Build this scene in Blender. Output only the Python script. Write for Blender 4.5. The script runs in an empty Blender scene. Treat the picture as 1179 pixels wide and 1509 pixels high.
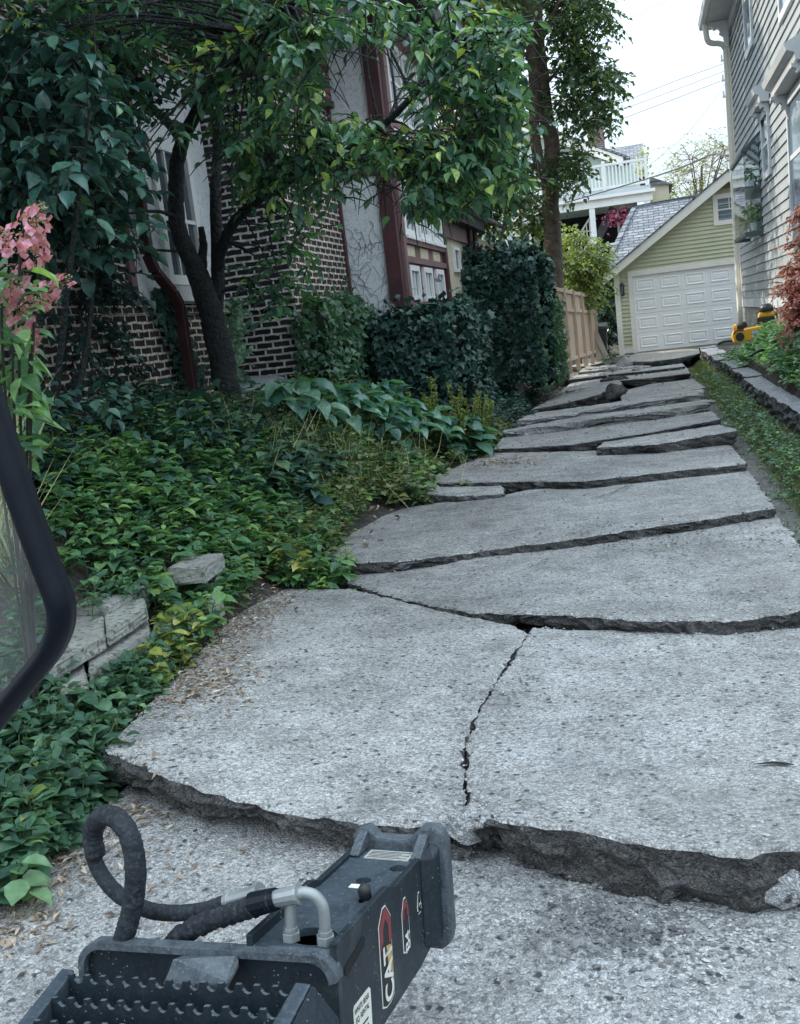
import bpy, bmesh, math, random
import numpy as np
from mathutils import Vector, Matrix
rng = np.random.default_rng(7)
random.seed(7)
SC = bpy.context.scene
COL = SC.collection
V = lambda *a: np.array(a, float)
def nz(v):
    v = np.asarray(v, float); return v/max(np.linalg.norm(v), 1e-9)
# ------------------------------------------------------------------ camera
CAMZ, FPX, CX, CY = 1.5, 1457.0, 590.0, 755.0
_D = nz([950., 8015., FPX])
_Y = V(952-CX, 447-CY, FPX); _Y = nz(_Y-_D*(_Y@_D))
_X = nz(np.cross(_Y, -_D))
ROT = np.array([_X, _Y, -_D])                  # camera axes -> world
CAMP = V(0, 0, CAMZ)
def ray(u, v): return ROT@V(u-CX, v-CY, FPX)
def at(u, v, y): d = ray(u, v); return CAMP+d*y/d[1]       # a survey of the photograph: sight line cut by the plane Y = y
def atx(u, v, x): d = ray(u, v); return CAMP+d*x/d[0]
def gz(u, v, z=0.0): d = ray(u, v); return CAMP+d*(z-CAMZ)/d[2]
cd = bpy.data.cameras.new('camera'); cam = bpy.data.objects.new('camera', cd); COL.objects.link(cam)
cw = np.array([ROT@V(1, 0, 0), ROT@V(0, -1, 0), ROT@V(0, 0, -1)]).T
m4 = Matrix.Identity(4)
for i in range(3):
    for j in range(3): m4[i][j] = cw[i][j]
m4.translation = Vector(CAMP); cam.matrix_world = m4
cd.sensor_fit = 'AUTO'; cd.sensor_width = 36; cd.lens = FPX/1509*36; cd.clip_start = 0.02; cd.clip_end = 1000
SC.camera = cam
def upx(c): q = ROT.T@(np.asarray(c)-CAMP); return CX+FPX*q[0]/q[2], CY+FPX*q[1]/q[2]
# ------------------------------------------------------------------ materials
def newmat(name):
    m = bpy.data.materials.new(name); m.use_nodes = True
    nt = m.node_tree; nt.nodes.clear()
    return m, nt, (lambda t, **k: mknode(nt, t, **k)), nt.links.new
def mknode(nt, t, **k):
    n = nt.nodes.new(t)
    for a, b in k.items():
        if a.startswith('_'): n.inputs[a[1:]].default_value = b
        else: setattr(n, a, b)
    return n
def c4(c): return (c[0], c[1], c[2], 1)
def ramp(N, L, src, stops):
    r = N('ShaderNodeValToRGB'); e = r.color_ramp.elements
    while len(e) < len(stops): e.new(0.5)
    for i, (p, c) in enumerate(stops):
        e[i].position = p; e[i].color = c4(c) if hasattr(c, '__len__') else (c, c, c, 1)
    L(src, r.inputs[0]); return r.outputs[0]
def mixc(N, L, f, a, b, mode='MIX'):
    m = N('ShaderNodeMix', data_type='RGBA', blend_type=mode)
    for s, i in ((f, 0), (a, 6), (b, 7)):
        if isinstance(s, (int, float)): m.inputs[i].default_value = s
        elif isinstance(s, tuple): m.inputs[i].default_value = c4(s)
        else: L(s, m.inputs[i])
    return m.outputs[2]
def pmat(name, c1, c2, scale=4, rough=.7, bump=.2, bscale=40, metal=0, spec=.4, c3=None, dist=.01, speck=None):
    m, nt, N, L = newmat(name)
    tc = N('ShaderNodeTexCoord')
    n1 = N('ShaderNodeTexNoise', _Scale=scale, _Detail=6.0, _Roughness=.65); L(tc.outputs['Object'], n1.inputs['Vector'])
    col = ramp(N, L, n1.outputs['Fac'], [(.3, c1), (.7, c2)])
    if c3:
        n3 = N('ShaderNodeTexNoise', _Scale=scale*7, _Detail=4.0); L(tc.outputs['Object'], n3.inputs['Vector'])
        col = mixc(N, L, ramp(N, L, n3.outputs['Fac'], [(.52, 0), (.66, 1)]), col, c3)
    if speck:
        vs_ = N('ShaderNodeTexVoronoi', _Scale=130.0); L(tc.outputs['Object'], vs_.inputs['Vector']); sc_ = N('ShaderNodeSeparateColor'); L(vs_.outputs['Color'], sc_.inputs[0])
        mk = mixc(N, L, 1., ramp(N, L, sc_.outputs[0], [(.86, 0), (.9, 1)]), ramp(N, L, vs_.outputs['Distance'], [(.10, 1), (.26, 0)]), 'MULTIPLY'); col = mixc(N, L, mk, col, speck)
        sm_ = N('ShaderNodeTexNoise', _Scale=6.0, _Detail=7.0, _Roughness=.7); L(tc.outputs['Object'], sm_.inputs['Vector']); col = mixc(N, L, ramp(N, L, sm_.outputs['Fac'], [(.55, 0), (.75, .35)]), col, tuple(x*.6 for x in speck))
    b = N('ShaderNodeBsdfPrincipled', _Roughness=rough, _Metallic=metal); b.inputs['Specular IOR Level'].default_value = spec
    L(col, b.inputs['Base Color'])
    if bump:
        n2 = N('ShaderNodeTexNoise', _Scale=bscale, _Detail=5.0); L(tc.outputs['Object'], n2.inputs['Vector'])
        bp = N('ShaderNodeBump', _Strength=bump, _Distance=dist); L(n2.outputs['Fac'], bp.inputs['Height']); L(bp.outputs[0], b.inputs['Normal'])
    o = N('ShaderNodeOutputMaterial'); L(b.outputs[0], o.inputs[0]); return m
def leafmat(name, stops, trans=.3, rough=.45, spec=.5, tboost=1.5):
    m, nt, N, L = newmat(name)
    a = N('ShaderNodeAttribute', attribute_name='var')
    col = ramp(N, L, a.outputs['Fac'], stops)
    tc = N('ShaderNodeTexCoord'); n = N('ShaderNodeTexNoise', _Scale=30.0, _Detail=3.0); L(tc.outputs['Object'], n.inputs['Vector'])
    col = mixc(N, L, .5, col, ramp(N, L, n.outputs['Fac'], [(.3, .35), (.7, 1.4)]), 'MULTIPLY')
    b = N('ShaderNodeBsdfPrincipled', _Roughness=rough); b.inputs['Specular IOR Level'].default_value = spec
    L(col, b.inputs['Base Color'])
    t = N('ShaderNodeBsdfTranslucent')
    L(mixc(N, L, 1.0, col, (tboost*1.15, tboost*1.2, tboost*.5), 'MULTIPLY'), t.inputs[0])
    mx = N('ShaderNodeMixShader'); mx.inputs[0].default_value = trans
    L(b.outputs[0], mx.inputs[1]); L(t.outputs[0], mx.inputs[2])
    o = N('ShaderNodeOutputMaterial'); L(mx.outputs[0], o.inputs[0]); return m
def concrete(name, base=(.475, .47, .455), side=False):
    m, nt, N, L = newmat(name)
    tc = N('ShaderNodeTexCoord'); P = tc.outputs['Object']
    def noise(s, d=6., r=.6):
        n = N('ShaderNodeTexNoise', _Scale=s, _Detail=d, _Roughness=r); L(P, n.inputs['Vector']); return n.outputs['Fac']
    k = base
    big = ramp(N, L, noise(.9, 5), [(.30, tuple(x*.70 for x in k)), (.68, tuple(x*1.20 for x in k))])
    big = mixc(N, L, .55, big, ramp(N, L, noise(5, 7, .75), [(.36, .50), (.58, 1.2)]), 'MULTIPLY')
    if not side:
        sx = N('ShaderNodeSeparateXYZ'); L(P, sx.inputs[0]); ab = N('ShaderNodeMath', operation='ADD'); L(sx.outputs[0], ab.inputs[0]); ab.inputs[1].default_value = .38
        a2 = N('ShaderNodeMath', operation='ABSOLUTE'); L(ab.outputs[0], a2.inputs[0]); mk = ramp(N, L, a2.outputs[0], [(.10, .6), (.8, 0)])
        big = mixc(N, L, mixc(N, L, 1., mk, ramp(N, L, noise(3.2, 8, .72), [(.46, 0), (.66, 1)]), 'MULTIPLY'), big, (.60, .62, .64))
    # aggregate stones: every cell its own grey, edges sunk
    wn = N('ShaderNodeTexNoise', _Scale=40.0, _Detail=3.0); L(P, wn.inputs['Vector']); wv = N('ShaderNodeVectorMath', operation='MULTIPLY_ADD'); L(wn.outputs['Color'], wv.inputs[0]); wv.inputs[1].default_value = (.028, .028, .028); L(P, wv.inputs[2]); P2 = wv.outputs[0]
    vo = N('ShaderNodeTexVoronoi', _Scale=115.0); L(P2, vo.inputs['Vector'])
    sep = N('ShaderNodeSeparateColor'); L(vo.outputs['Color'], sep.inputs[0])
    st = ramp(N, L, sep.outputs[0], [(0, .30), (.35, .8), (.75, 1.12), (1, 1.45)])
    st2 = ramp(N, L, vo.outputs['Distance'], [(.25, 1), (.55, .72)])
    agg = mixc(N, L, 1., st, st2, 'MULTIPLY')
    col = mixc(N, L, (.80 if not side else .75), big, agg, 'MULTIPLY')
    # pits, larger dark stones, spots of dirt
    v2 = N('ShaderNodeTexVoronoi', _Scale=30.0); L(P2, v2.inputs['Vector'])
    s2 = N('ShaderNodeSeparateColor'); L(v2.outputs['Color'], s2.inputs[0])
    pick = ramp(N, L, s2.outputs[1], [(.74, 0), (.78, 1)])
    disc = ramp(N, L, v2.outputs['Distance'], [(.18, 1), (.36, 0)])
    col = mixc(N, L, mixc(N, L, 1., pick, disc, 'MULTIPLY'), col, (.06, .065, .07))
    v3 = N('ShaderNodeTexVoronoi', _Scale=58.0); L(P2, v3.inputs['Vector'])
    s3 = N('ShaderNodeSeparateColor'); L(v3.outputs['Color'], s3.inputs[0])
    col = mixc(N, L, mixc(N, L, 1., ramp(N, L, s3.outputs[2], [(.82, 0), (.86, 1)]), ramp(N, L, v3.outputs['Distance'], [(.18, 1), (.34, 0)]), 'MULTIPLY'), col, (.54, .55, .56) if not side else (.22, .22, .23))
    fine = noise(220, 3)
    col = mixc(N, L, .65, col, ramp(N, L, fine, [(.3, .40), (.7, 1.5)]), 'MULTIPLY')
    dirt = ramp(N, L, noise(2.3, 8, .7), [(.54, 0), (.74, .62)])
    col = mixc(N, L, dirt, col, (.13, .127, .122))
    oi = N('ShaderNodeObjectInfo'); rm = N('ShaderNodeMapRange'); L(oi.outputs['Random'], rm.inputs[0]); rm.inputs[3].default_value = .86; rm.inputs[4].default_value = 1.07
    cr = N('ShaderNodeCombineColor'); [L(rm.outputs[0], cr.inputs[i]) for i in range(3)]; col = mixc(N, L, 1., col, cr.outputs[0], 'MULTIPLY')
    if not side:
        col = mixc(N, L, ramp(N, L, noise(.55, 4), [(.52, 0), (.72, .45)]), col, (.27, .255, .235))
    else:
        col = mixc(N, L, ramp(N, L, noise(4.5, 7, .7), [(.56, 0), (.68, .75)]), col, (.36, .365, .37))
    b = N('ShaderNodeBsdfPrincipled', _Roughness=.92); b.inputs['Specular IOR Level'].default_value = .25
    L(col, b.inputs['Base Color'])
    hm = N('ShaderNodeMath', operation='MULTIPLY_ADD'); L(vo.outputs['Distance'], hm.inputs[0]); hm.inputs[1].default_value = -.7
    L(noise(130, 4), hm.inputs[2])
    ha = N('ShaderNodeMath', operation='MULTIPLY_ADD'); L(noise(14, 6, .7), ha.inputs[0]); ha.inputs[1].default_value = 1.5 if not side else 4; L(hm.outputs[0], ha.inputs[2])
    bp = N('ShaderNodeBump', _Strength=.95, _Distance=.009 if not side else .03); L(ha.outputs[0], bp.inputs['Height']); L(bp.outputs[0], b.inputs['Normal'])
    o = N('ShaderNodeOutputMaterial'); L(b.outputs[0], o.inputs[0]); return m
def brickmat(name, axis, c1, c2, mortar, bw=.2, rh=.072, ms=.012, noise=.03, squash=None):
    m, nt, N, L = newmat(name)
    tc = N('ShaderNodeTexCoord'); sp = N('ShaderNodeSeparateXYZ'); L(tc.outputs['Object'], sp.inputs[0])
    cb = N('ShaderNodeCombineXYZ'); L(sp.outputs['Y' if axis == 'x' else 'X'], cb.inputs[0]); L(sp.outputs['Z'], cb.inputs[1])
    nn = N('ShaderNodeTexNoise', _Scale=9.0, _Detail=4.0); L(tc.outputs['Object'], nn.inputs['Vector'])
    va = N('ShaderNodeVectorMath', operation='MULTIPLY_ADD'); L(nn.outputs['Color'], va.inputs[0]); va.inputs[1].default_value = (noise, noise, 0); L(cb.outputs[0], va.inputs[2])
    br = N('ShaderNodeTexBrick', _Scale=1.0); L(va.outputs[0], br.inputs['Vector'])
    br.inputs['Brick Width'].default_value = bw; br.inputs['Row Height'].default_value = rh; br.inputs['Mortar Size'].default_value = ms
    br.inputs['Mortar Smooth'].default_value = .15; br.inputs['Bias'].default_value = -.2
    br.inputs['Color1'].default_value = c4(c1); br.inputs['Color2'].default_value = c4(c2); br.inputs['Mortar'].default_value = c4(mortar)
    n2 = N('ShaderNodeTexNoise', _Scale=22.0, _Detail=6.0); L(tc.outputs['Object'], n2.inputs['Vector'])
    col = mixc(N, L, .7, br.outputs['Color'], ramp(N, L, n2.outputs['Fac'], [(.3, .4), (.7, 1.5)]), 'MULTIPLY')
    b = N('ShaderNodeBsdfPrincipled', _Roughness=.85); b.inputs['Specular IOR Level'].default_value = .3; L(col, b.inputs['Base Color'])
    bp = N('ShaderNodeBump', _Strength=.8, _Distance=.012); bp.invert = (mortar[0] < c1[0]); L(br.outputs['Fac'], bp.inputs['Height']); L(bp.outputs[0], b.inputs['Normal'])
    o = N('ShaderNodeOutputMaterial'); L(b.outputs[0], o.inputs[0]); return m
def glassmat(name, tint=(.03, .04, .05), rough=.06):
    m, nt, N, L = newmat(name)
    tc = N('ShaderNodeTexCoord'); n = N('ShaderNodeTexNoise', _Scale=1.3, _Detail=3.0); L(tc.outputs['Object'], n.inputs['Vector'])
    b = N('ShaderNodeBsdfPrincipled', _Roughness=rough); b.inputs['Specular IOR Level'].default_value = .9
    L(ramp(N, L, n.outputs['Fac'], [(.35, tint), (.65, tuple(x*2.5 for x in tint))]), b.inputs['Base Color'])
    bp = N('ShaderNodeBump', _Strength=.08, _Distance=.05); L(n.outputs['Fac'], bp.inputs['Height']); L(bp.outputs[0], b.inputs['Normal'])
    o = N('ShaderNodeOutputMaterial'); L(b.outputs[0], o.inputs[0]); return m
G = {}
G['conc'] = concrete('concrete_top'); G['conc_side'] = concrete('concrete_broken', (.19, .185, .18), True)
G['conc_fresh'] = concrete('concrete_fresh_break', (.80, .80, .80), True)
G['conc_near'] = concrete('concrete_exposed', (.455, .45, .44)); G['conc_warm'] = concrete('concrete_apron', (.50, .46, .40))  # apron copy is warmer: its patch of sun is put into the colour
G['soil'] = pmat('soil', (.022, .021, .02), (.06, .052, .045), 3, .95, .8, 30, c3=(.09, .075, .06), dist=.03)
G['bed'] = pmat('gravel_bed', (.07, .07, .07), (.17, .165, .155), 5, .95, .9, 45, dist=.03)
G['stone'] = pmat('limestone', (.20, .205, .19), (.36, .355, .32), 5, .9, .7, 35, c3=(.10, .11, .085), dist=.02)
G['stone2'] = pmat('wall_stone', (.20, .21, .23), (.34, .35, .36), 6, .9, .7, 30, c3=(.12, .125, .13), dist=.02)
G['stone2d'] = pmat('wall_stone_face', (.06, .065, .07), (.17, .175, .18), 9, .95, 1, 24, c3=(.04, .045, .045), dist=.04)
G['brickx'] = brickmat('dark_brick_x', 'x', (.035, .026, .027), (.085, .058, .052), (.62, .56, .48))
G['bricky'] = brickmat('dark_brick_y', 'y', (.012, .012, .018), (.045, .036, .038), (.54, .51, .47))
G['chimney'] = brickmat('red_brick', 'y', (.20, .09, .085), (.27, .14, .12), (.30, .26, .25))
G['stucco'] = pmat('stucco', (.82, .85, .88), (.90, .92, .94), 3, .95, 1, 90, c3=(.68, .71, .74), dist=.02)
G['cream'] = pmat('cream_stucco', (.50, .45, .34), (.60, .55, .42), 3, .9, .5, 60)
G['trim'] = pmat('maroon_trim', (.055, .022, .026), (.090, .036, .040), 5, .5, .2, 40)
G['trim_light'] = pmat('maroon_trim_worn', (.16, .085, .085), (.23, .14, .14), 6, .6, .3, 40)
G['shingle_red'] = brickmat('red_shingle', 'y', (.20, .10, .11), (.28, .15, .16), (.05, .03, .03), .16, .14, .012, .03)
G['white'] = pmat('white_paint', (.70, .71, .71), (.82, .82, .81), 2, .5, .08, 30)
G['door_white'] = pmat('door_white', (.80, .79, .77), (.88, .87, .85), 1, .45, .03, 20)
G['glass'] = glassmat('window_glass'); G['glass_b'] = glassmat('window_glass_blue', (.06, .085, .11))
G['dark'] = pmat('painted_shade', (.006, .006, .008), (.012, .012, .014), 2, .9, 0)  # near-black painted shade for cracks, openings, porch and step gaps
G['eave'] = pmat('eave_dark', (.018, .014, .016), (.035, .026, .028), 3, .8, .2)
G['roof'] = brickmat('asphalt_shingle', 'x', (.13, .145, .175), (.235, .25, .28), (.05, .055, .065), .33, .2, .022, .02)
G['siding_g'] = pmat('garage_siding', (.47, .475, .32), (.53, .53, .37), 1.5, .6, .1, 50)
G['siding_r'] = pmat('house_siding', (.23, .262, .285), (.29, .32, .335), 1.2, .6, .15, 50)
G['siding_m'] = pmat('mint_siding', (.42, .52, .46), (.50, .58, .52), 1.5, .6, .1, 50)
G['white_cream'] = pmat('cream_white_trim', (.74, .70, .62), (.82, .78, .70), 2, .5, .05)
G['grey_trim'] = pmat('grey_white_trim', (.42, .45, .48), (.56, .58, .60), 2, .5, .1)
G['teal_frame'] = pmat('dark_teal_frame', (.05, .065, .075), (.09, .11, .12), 3, .5, .1)
G['cedar'] = pmat('cedar', (.42, .31, .22), (.55, .43, .32), 2, .75, .3, 25)
G['board'] = pmat('old_board', (.22, .18, .14), (.33, .28, .22), 4, .8, .3)
G['bark'] = pmat('bark', (.012, .015, .018), (.045, .048, .050), 14, .9, 1, 28, c3=(.07, .075, .072), dist=.05)
G['bark_tall'] = pmat('bark_tall', (.06, .045, .035), (.16, .125, .10), 8, .9, .9, 18, dist=.04)
G['downpipe'] = pmat('maroon_metal', (.030, .012, .015), (.065, .025, .028), 6, .4, .1)
G['steel'] = pmat('black_paint', (.009, .014, .019), (.019, .027, .034), 22, .42, .25, 60, spec=.28, c3=(.022, .03, .037), dist=.003, speck=(.22, .25, .27))
G['steel_top'] = pmat('black_paint_dusty', (.022, .033, .043), (.055, .072, .09), 14, .45, .25, 60, spec=.32, c3=(.06, .075, .09), dist=.003, speck=(.24, .28, .31))
G['steel_worn'] = pmat('worn_steel', (.024, .032, .040), (.10, .118, .135), 26, .5, .3, 50, spec=.35, c3=(.10, .115, .125), dist=.003, speck=(.25, .27, .28))
G['steel_bar'] = pmat('step_paint', (.014, .02, .026), (.045, .06, .07), 12, .42, .3, 60, spec=.5, c3=(.09, .105, .115), dist=.003)
G['zinc'] = pmat('zinc', (.19, .21, .215), (.31, .325, .325), 12, .42, .15, 40, metal=.35)
G['hose'] = pmat('hose_sleeve', (.006, .009, .014), (.018, .023, .030), 16, .75, .9, 70, c3=(.032, .038, .046), dist=.008)
G['rubber'] = pmat('rubber', (.002, .004, .008), (.004, .007, .013), 5, .5, .1, 30, spec=.22)
G['dec_white'] = pmat('decal_white', (.58, .58, .52), (.72, .71, .64), 20, .5, 0)
G['dec_red'] = pmat('decal_red', (.17, .025, .03), (.24, .05, .05), 20, .5, 0)
G['dec_yel'] = pmat('decal_yellow', (.42, .28, .08), (.55, .38, .12), 20, .5, 0)
G['dec_black'] = pmat('decal_black', (.01, .012, .015), (.02, .022, .025), 20, .5, 0)
G['plate'] = pmat('data_plate', (.25, .26, .25), (.42, .42, .38), 60, .5, 0)
G['yellow'] = pmat('tool_yellow', (.62, .30, .015), (.72, .38, .03), 3, .45, .1)
G['blackp'] = pmat('black_plastic', (.012, .013, .015), (.03, .03, .032), 5, .5, .2)
G['bin'] = pmat('bin_plastic', (.018, .024, .028), (.05, .06, .065), 3, .4, .1)
G['wire'] = pmat('wire_black', (.03, .035, .04), (.06, .065, .07), 3, .7, 0)
G['wire_l'] = pmat('wire_grey', (.30, .32, .34), (.40, .42, .44), 3, .7, 0)
G['litter'] = leafmat('litter', [(0, (.06, .04, .03)), (.4, (.24, .17, .12)), (.75, (.46, .37, .28)), (1, (.68, .60, .50))], .05)
G['crumb'] = pmat('crumb', (.16, .165, .17), (.62, .62, .62), 3, .95, .6, 60)
G['crumb_d'] = pmat('crumb_dark', (.07, .07, .072), (.26, .26, .26), 8, .95, .6, 60)
GR = {
 'tree': [(0, (.018, .046, .040)), (.45, (.038, .088, .058)), (.78, (.075, .145, .066)), (1, (.22, .28, .08))],
 'dark': [(0, (.008, .022, .022)), (.6, (.020, .052, .042)), (.9, (.040, .090, .058)), (1, (.08, .15, .065))],
 'ivy': [(0, (.010, .028, .026)), (.6, (.020, .055, .042)), (1, (.048, .105, .065))],
 'ivyl': [(0, (.022, .052, .038)), (.6, (.045, .095, .055)), (1, (.10, .17, .085))],
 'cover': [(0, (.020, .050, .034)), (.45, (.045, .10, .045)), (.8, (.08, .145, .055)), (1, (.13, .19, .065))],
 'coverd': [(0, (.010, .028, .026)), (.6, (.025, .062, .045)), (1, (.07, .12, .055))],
 'olive': [(0, (.035, .05, .028)), (.5, (.075, .10, .04)), (1, (.17, .17, .07))],
 'yel': [(0, (.09, .14, .035)), (.5, (.22, .26, .06)), (1, (.42, .40, .13))],
 'hosta': [(0, (.022, .062, .052)), (.6, (.045, .105, .08)), (1, (.10, .17, .12))],
 'lit': [(0, (.08, .13, .04)), (.5, (.17, .22, .065)), (1, (.32, .34, .11))],  # sunlit look painted into the leaf colour
 'tall': [(0, (.022, .048, .028)), (.5, (.05, .088, .038)), (.85, (.11, .155, .05)), (1, (.22, .25, .07))],
 'red': [(0, (.17, .055, .05)), (.35, (.33, .12, .105)), (.7, (.42, .22, .19)), (1, (.26, .27, .11))],
 'sparse': [(0, (.15, .16, .07)), (1, (.36, .34, .16))],
 'pink': [(0, (.46, .15, .19)), (.5, (.58, .26, .34)), (1, (.62, .40, .55))],
 'bud': [(0, (.22, .20, .11)), (1, (.36, .34, .22))],
 'mag': [(0, (.25, .04, .10)), (1, (.5, .12, .25))],
 'grass': [(0, (.06, .09, .035)), (.5, (.12, .16, .055)), (1, (.24, .25, .10))],
 'dry': [(0, (.16, .18, .09)), (.6, (.34, .34, .20)), (1, (.52, .50, .36))],
}
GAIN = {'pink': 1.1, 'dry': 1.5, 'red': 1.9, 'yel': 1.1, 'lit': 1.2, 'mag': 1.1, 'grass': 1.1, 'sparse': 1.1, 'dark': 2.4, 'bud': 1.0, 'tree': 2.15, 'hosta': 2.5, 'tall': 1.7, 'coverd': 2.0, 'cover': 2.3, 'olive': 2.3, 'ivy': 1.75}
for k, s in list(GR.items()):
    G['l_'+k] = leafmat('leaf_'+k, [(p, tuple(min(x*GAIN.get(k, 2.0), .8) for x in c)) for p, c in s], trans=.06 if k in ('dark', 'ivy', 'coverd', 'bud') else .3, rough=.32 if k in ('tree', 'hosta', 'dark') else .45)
# ------------------------------------------------------------------ objects
def tag(o, label=None, cat=None, group=None, kind=None):
    if label and cat and not kind: kind = 'thing'
    for k, v in (('label', label), ('category', cat), ('group', group), ('kind', kind)):
        if v: o[k] = v
    return o
def thing(name, label, cat, loc=(0, 0, 0), group=None):
    o = bpy.data.objects.new(name, None); COL.objects.link(o); o.location = Vector(loc); o.empty_display_size = .1
    o['_w'] = list(map(float, loc)); return tag(o, label, cat, group)
class MB:
    def __init__(s): s.v = []; s.f = []; s.m = []
    def add(s, vs, fs, mi=0):
        b = len(s.v); s.v += [tuple(map(float, p)) for p in vs]; s.f += [tuple(b+i for i in f) for f in fs]; s.m += [mi]*len(fs); return s
    def hexa(s, p, mi=0):  # p: 4 bottom ccw + 4 top ccw
        return s.add(p, [(3, 2, 1, 0), (4, 5, 6, 7), (0, 1, 5, 4), (1, 2, 6, 5), (2, 3, 7, 6), (3, 0, 4, 7)], mi)
    def box(s, a, b, mi=0):
        (x0, y0, z0), (x1, y1, z1) = a, b
        return s.hexa([(x0, y0, z0), (x1, y0, z0), (x1, y1, z0), (x0, y1, z0), (x0, y0, z1), (x1, y0, z1), (x1, y1, z1), (x0, y1, z1)], mi)
    def bar(s, p, q, w, h, up=(0, 0, 1), mi=0):
        p, q = np.array(p, float), np.array(q, float); d = nz(q-p); a = nz(np.cross(d, up)); c = np.cross(a, d)
        a = a*w/2; c = c*h/2
        return s.hexa([p-a-c, p+a-c, q+a-c, q-a-c, p-a+c, p+a+c, q+a+c, q-a+c], mi)
    def prism(s, poly, ext, mi=0):
        poly = [np.array(p, float) for p in poly]; n = len(poly); ext = np.array(ext, float)
        return s.add(poly+[p+ext for p in poly], [tuple(range(n))[::-1], tuple(range(n, 2*n))]+[(i, (i+1) % n, n+(i+1) % n, n+i) for i in range(n)], mi)
    def tube(s, path, rad, n=8, mi=0, cap=True):
        path = [np.array(p, float) for p in path]; k = len(path)
        if not hasattr(rad, '__len__'): rad = [rad]*k
        vs = []; ref = None
        for i, p in enumerate(path):
            d = nz(path[min(i+1, k-1)]-path[max(i-1, 0)])
            if ref is None: ref = V(0, 0, 1) if abs(d[2]) < .9 else V(1, 0, 0)
            a = nz(np.cross(d, ref)); c = np.cross(a, d); ref = c
            for j in range(n):
                t = 2*math.pi*j/n; vs.append(p+rad[i]*(a*math.cos(t)+c*math.sin(t)))
        fs = [(i*n+j, i*n+(j+1) % n, (i+1)*n+(j+1) % n, (i+1)*n+j) for i in range(k-1) for j in range(n)]
        if cap: fs += [tuple(range(n))[::-1], tuple((k-1)*n+j for j in range(n))]
        return s.add(vs, fs, mi)
    def build(s, name, mats, parent=None, smooth=False, bevel=0):
        if not isinstance(mats, (list, tuple)): mats = [mats]
        off = V(0, 0, 0)
        if parent is not None: off = np.array(parent['_w'])
        me = bpy.data.meshes.new(name); me.from_pydata([tuple(np.array(p)-off) for p in s.v], [], s.f)
        for m in mats: me.materials.append(m)
        me.polygons.foreach_set('material_index', s.m)
        if smooth: me.polygons.foreach_set('use_smooth', [True]*len(s.f))
        bm = bmesh.new(); bm.from_mesh(me); bmesh.ops.recalc_face_normals(bm, faces=bm.faces)
        if bevel: bmesh.ops.bevel(bm, geom=[e for e in bm.edges if e.is_manifold and e.calc_face_angle(0) > .5], offset=bevel, segments=2, affect='EDGES', profile=.6)
        bm.to_mesh(me); bm.free()
        o = bpy.data.objects.new(name, me); COL.objects.link(o); o['_w'] = list(map(float, off))
        if parent is not None: o.parent = parent
        return o
def sm_path(pts, n=6):
    pts = [np.array(p, float) for p in pts]; out = []
    P = [2*pts[0]-pts[1]]+pts+[2*pts[-1]-pts[-2]]
    for i in range(1, len(P)-2):
        a, b, c, d = P[i-1:i+3]
        for k in range(n):
            t = k/n; out.append(.5*((2*b)+(-a+c)*t+(2*a-5*b+4*c-d)*t*t+(-a+3*b-3*c+d)*t**3))
    out.append(pts[-1]); return out
# leaves ------------------------------------------------------------
def unit(a): return a/np.maximum(np.linalg.norm(a, axis=1, keepdims=True), 1e-9)
LEAF = {  # x across, y along, z fold/curl
 'full': ([(0, 0, 0), (-.20, .13, .06), (0, .15, 0), (.20, .13, .06), (-.31, .38, .10), (0, .40, -.01), (.31, .38, .10), (-.24, .66, .05), (0, .68, -.05), (.24, .66, .05), (-.09, .87, -.06), (.09, .87, -.06), (0, 1, -.18)],
          [(0, 2, 1), (0, 3, 2), (1, 2, 5, 4), (2, 3, 6, 5), (4, 5, 8, 7), (5, 6, 9, 8), (7, 8, 12, 10), (8, 9, 11, 12)]),
 'mid': ([(0, 0, 0), (-.33, .45, .09), (0, .5, -.02), (.33, .45, .09), (0, 1, -.12)], [(0, 2, 1), (0, 3, 2), (1, 2, 4), (2, 3, 4)]),
 'low': ([(0, 0, 0), (-.38, .5, .1), (.38, .5, .1), (0, 1, -.05)], [(0, 2, 1), (1, 2, 3)]),
 'ivy': ([(0, 0, 0), (-.42, .12, .0), (-.50, .42, .06), (-.20, .55, .04), (0, 1, -.14), (.20, .55, .04), (.50, .42, .06), (.42, .12, 0), (0, .35, -.02)],
         [(0, 8, 2, 1), (8, 3, 2), (8, 4, 3), (8, 5, 4), (8, 6, 5), (0, 7, 6, 8)]),
 'blade': ([(-.03, 0, 0), (.03, 0, 0), (-.03, .5, .0), (.03, .5, 0), (0, 1, -.25)], [(0, 1, 3, 2), (2, 3, 4)]),
 'hosta': ([(-.03, 0, 0), (.03, 0, 0), (-.32, .25, .12), (0, .25, -.02), (.32, .25, .12), (-.36, .5, .10), (0, .52, -.02), (.36, .5, .10), (-.22, .78, -.0), (0, .8, -.10), (.22, .78, 0), (0, 1, -.26)],
           [(0, 1, 3), (0, 3, 2), (1, 4, 3), (2, 3, 6, 5), (3, 4, 7, 6), (5, 6, 9, 8), (6, 7, 10, 9), (8, 9, 11), (9, 10, 11)]),
}
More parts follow.
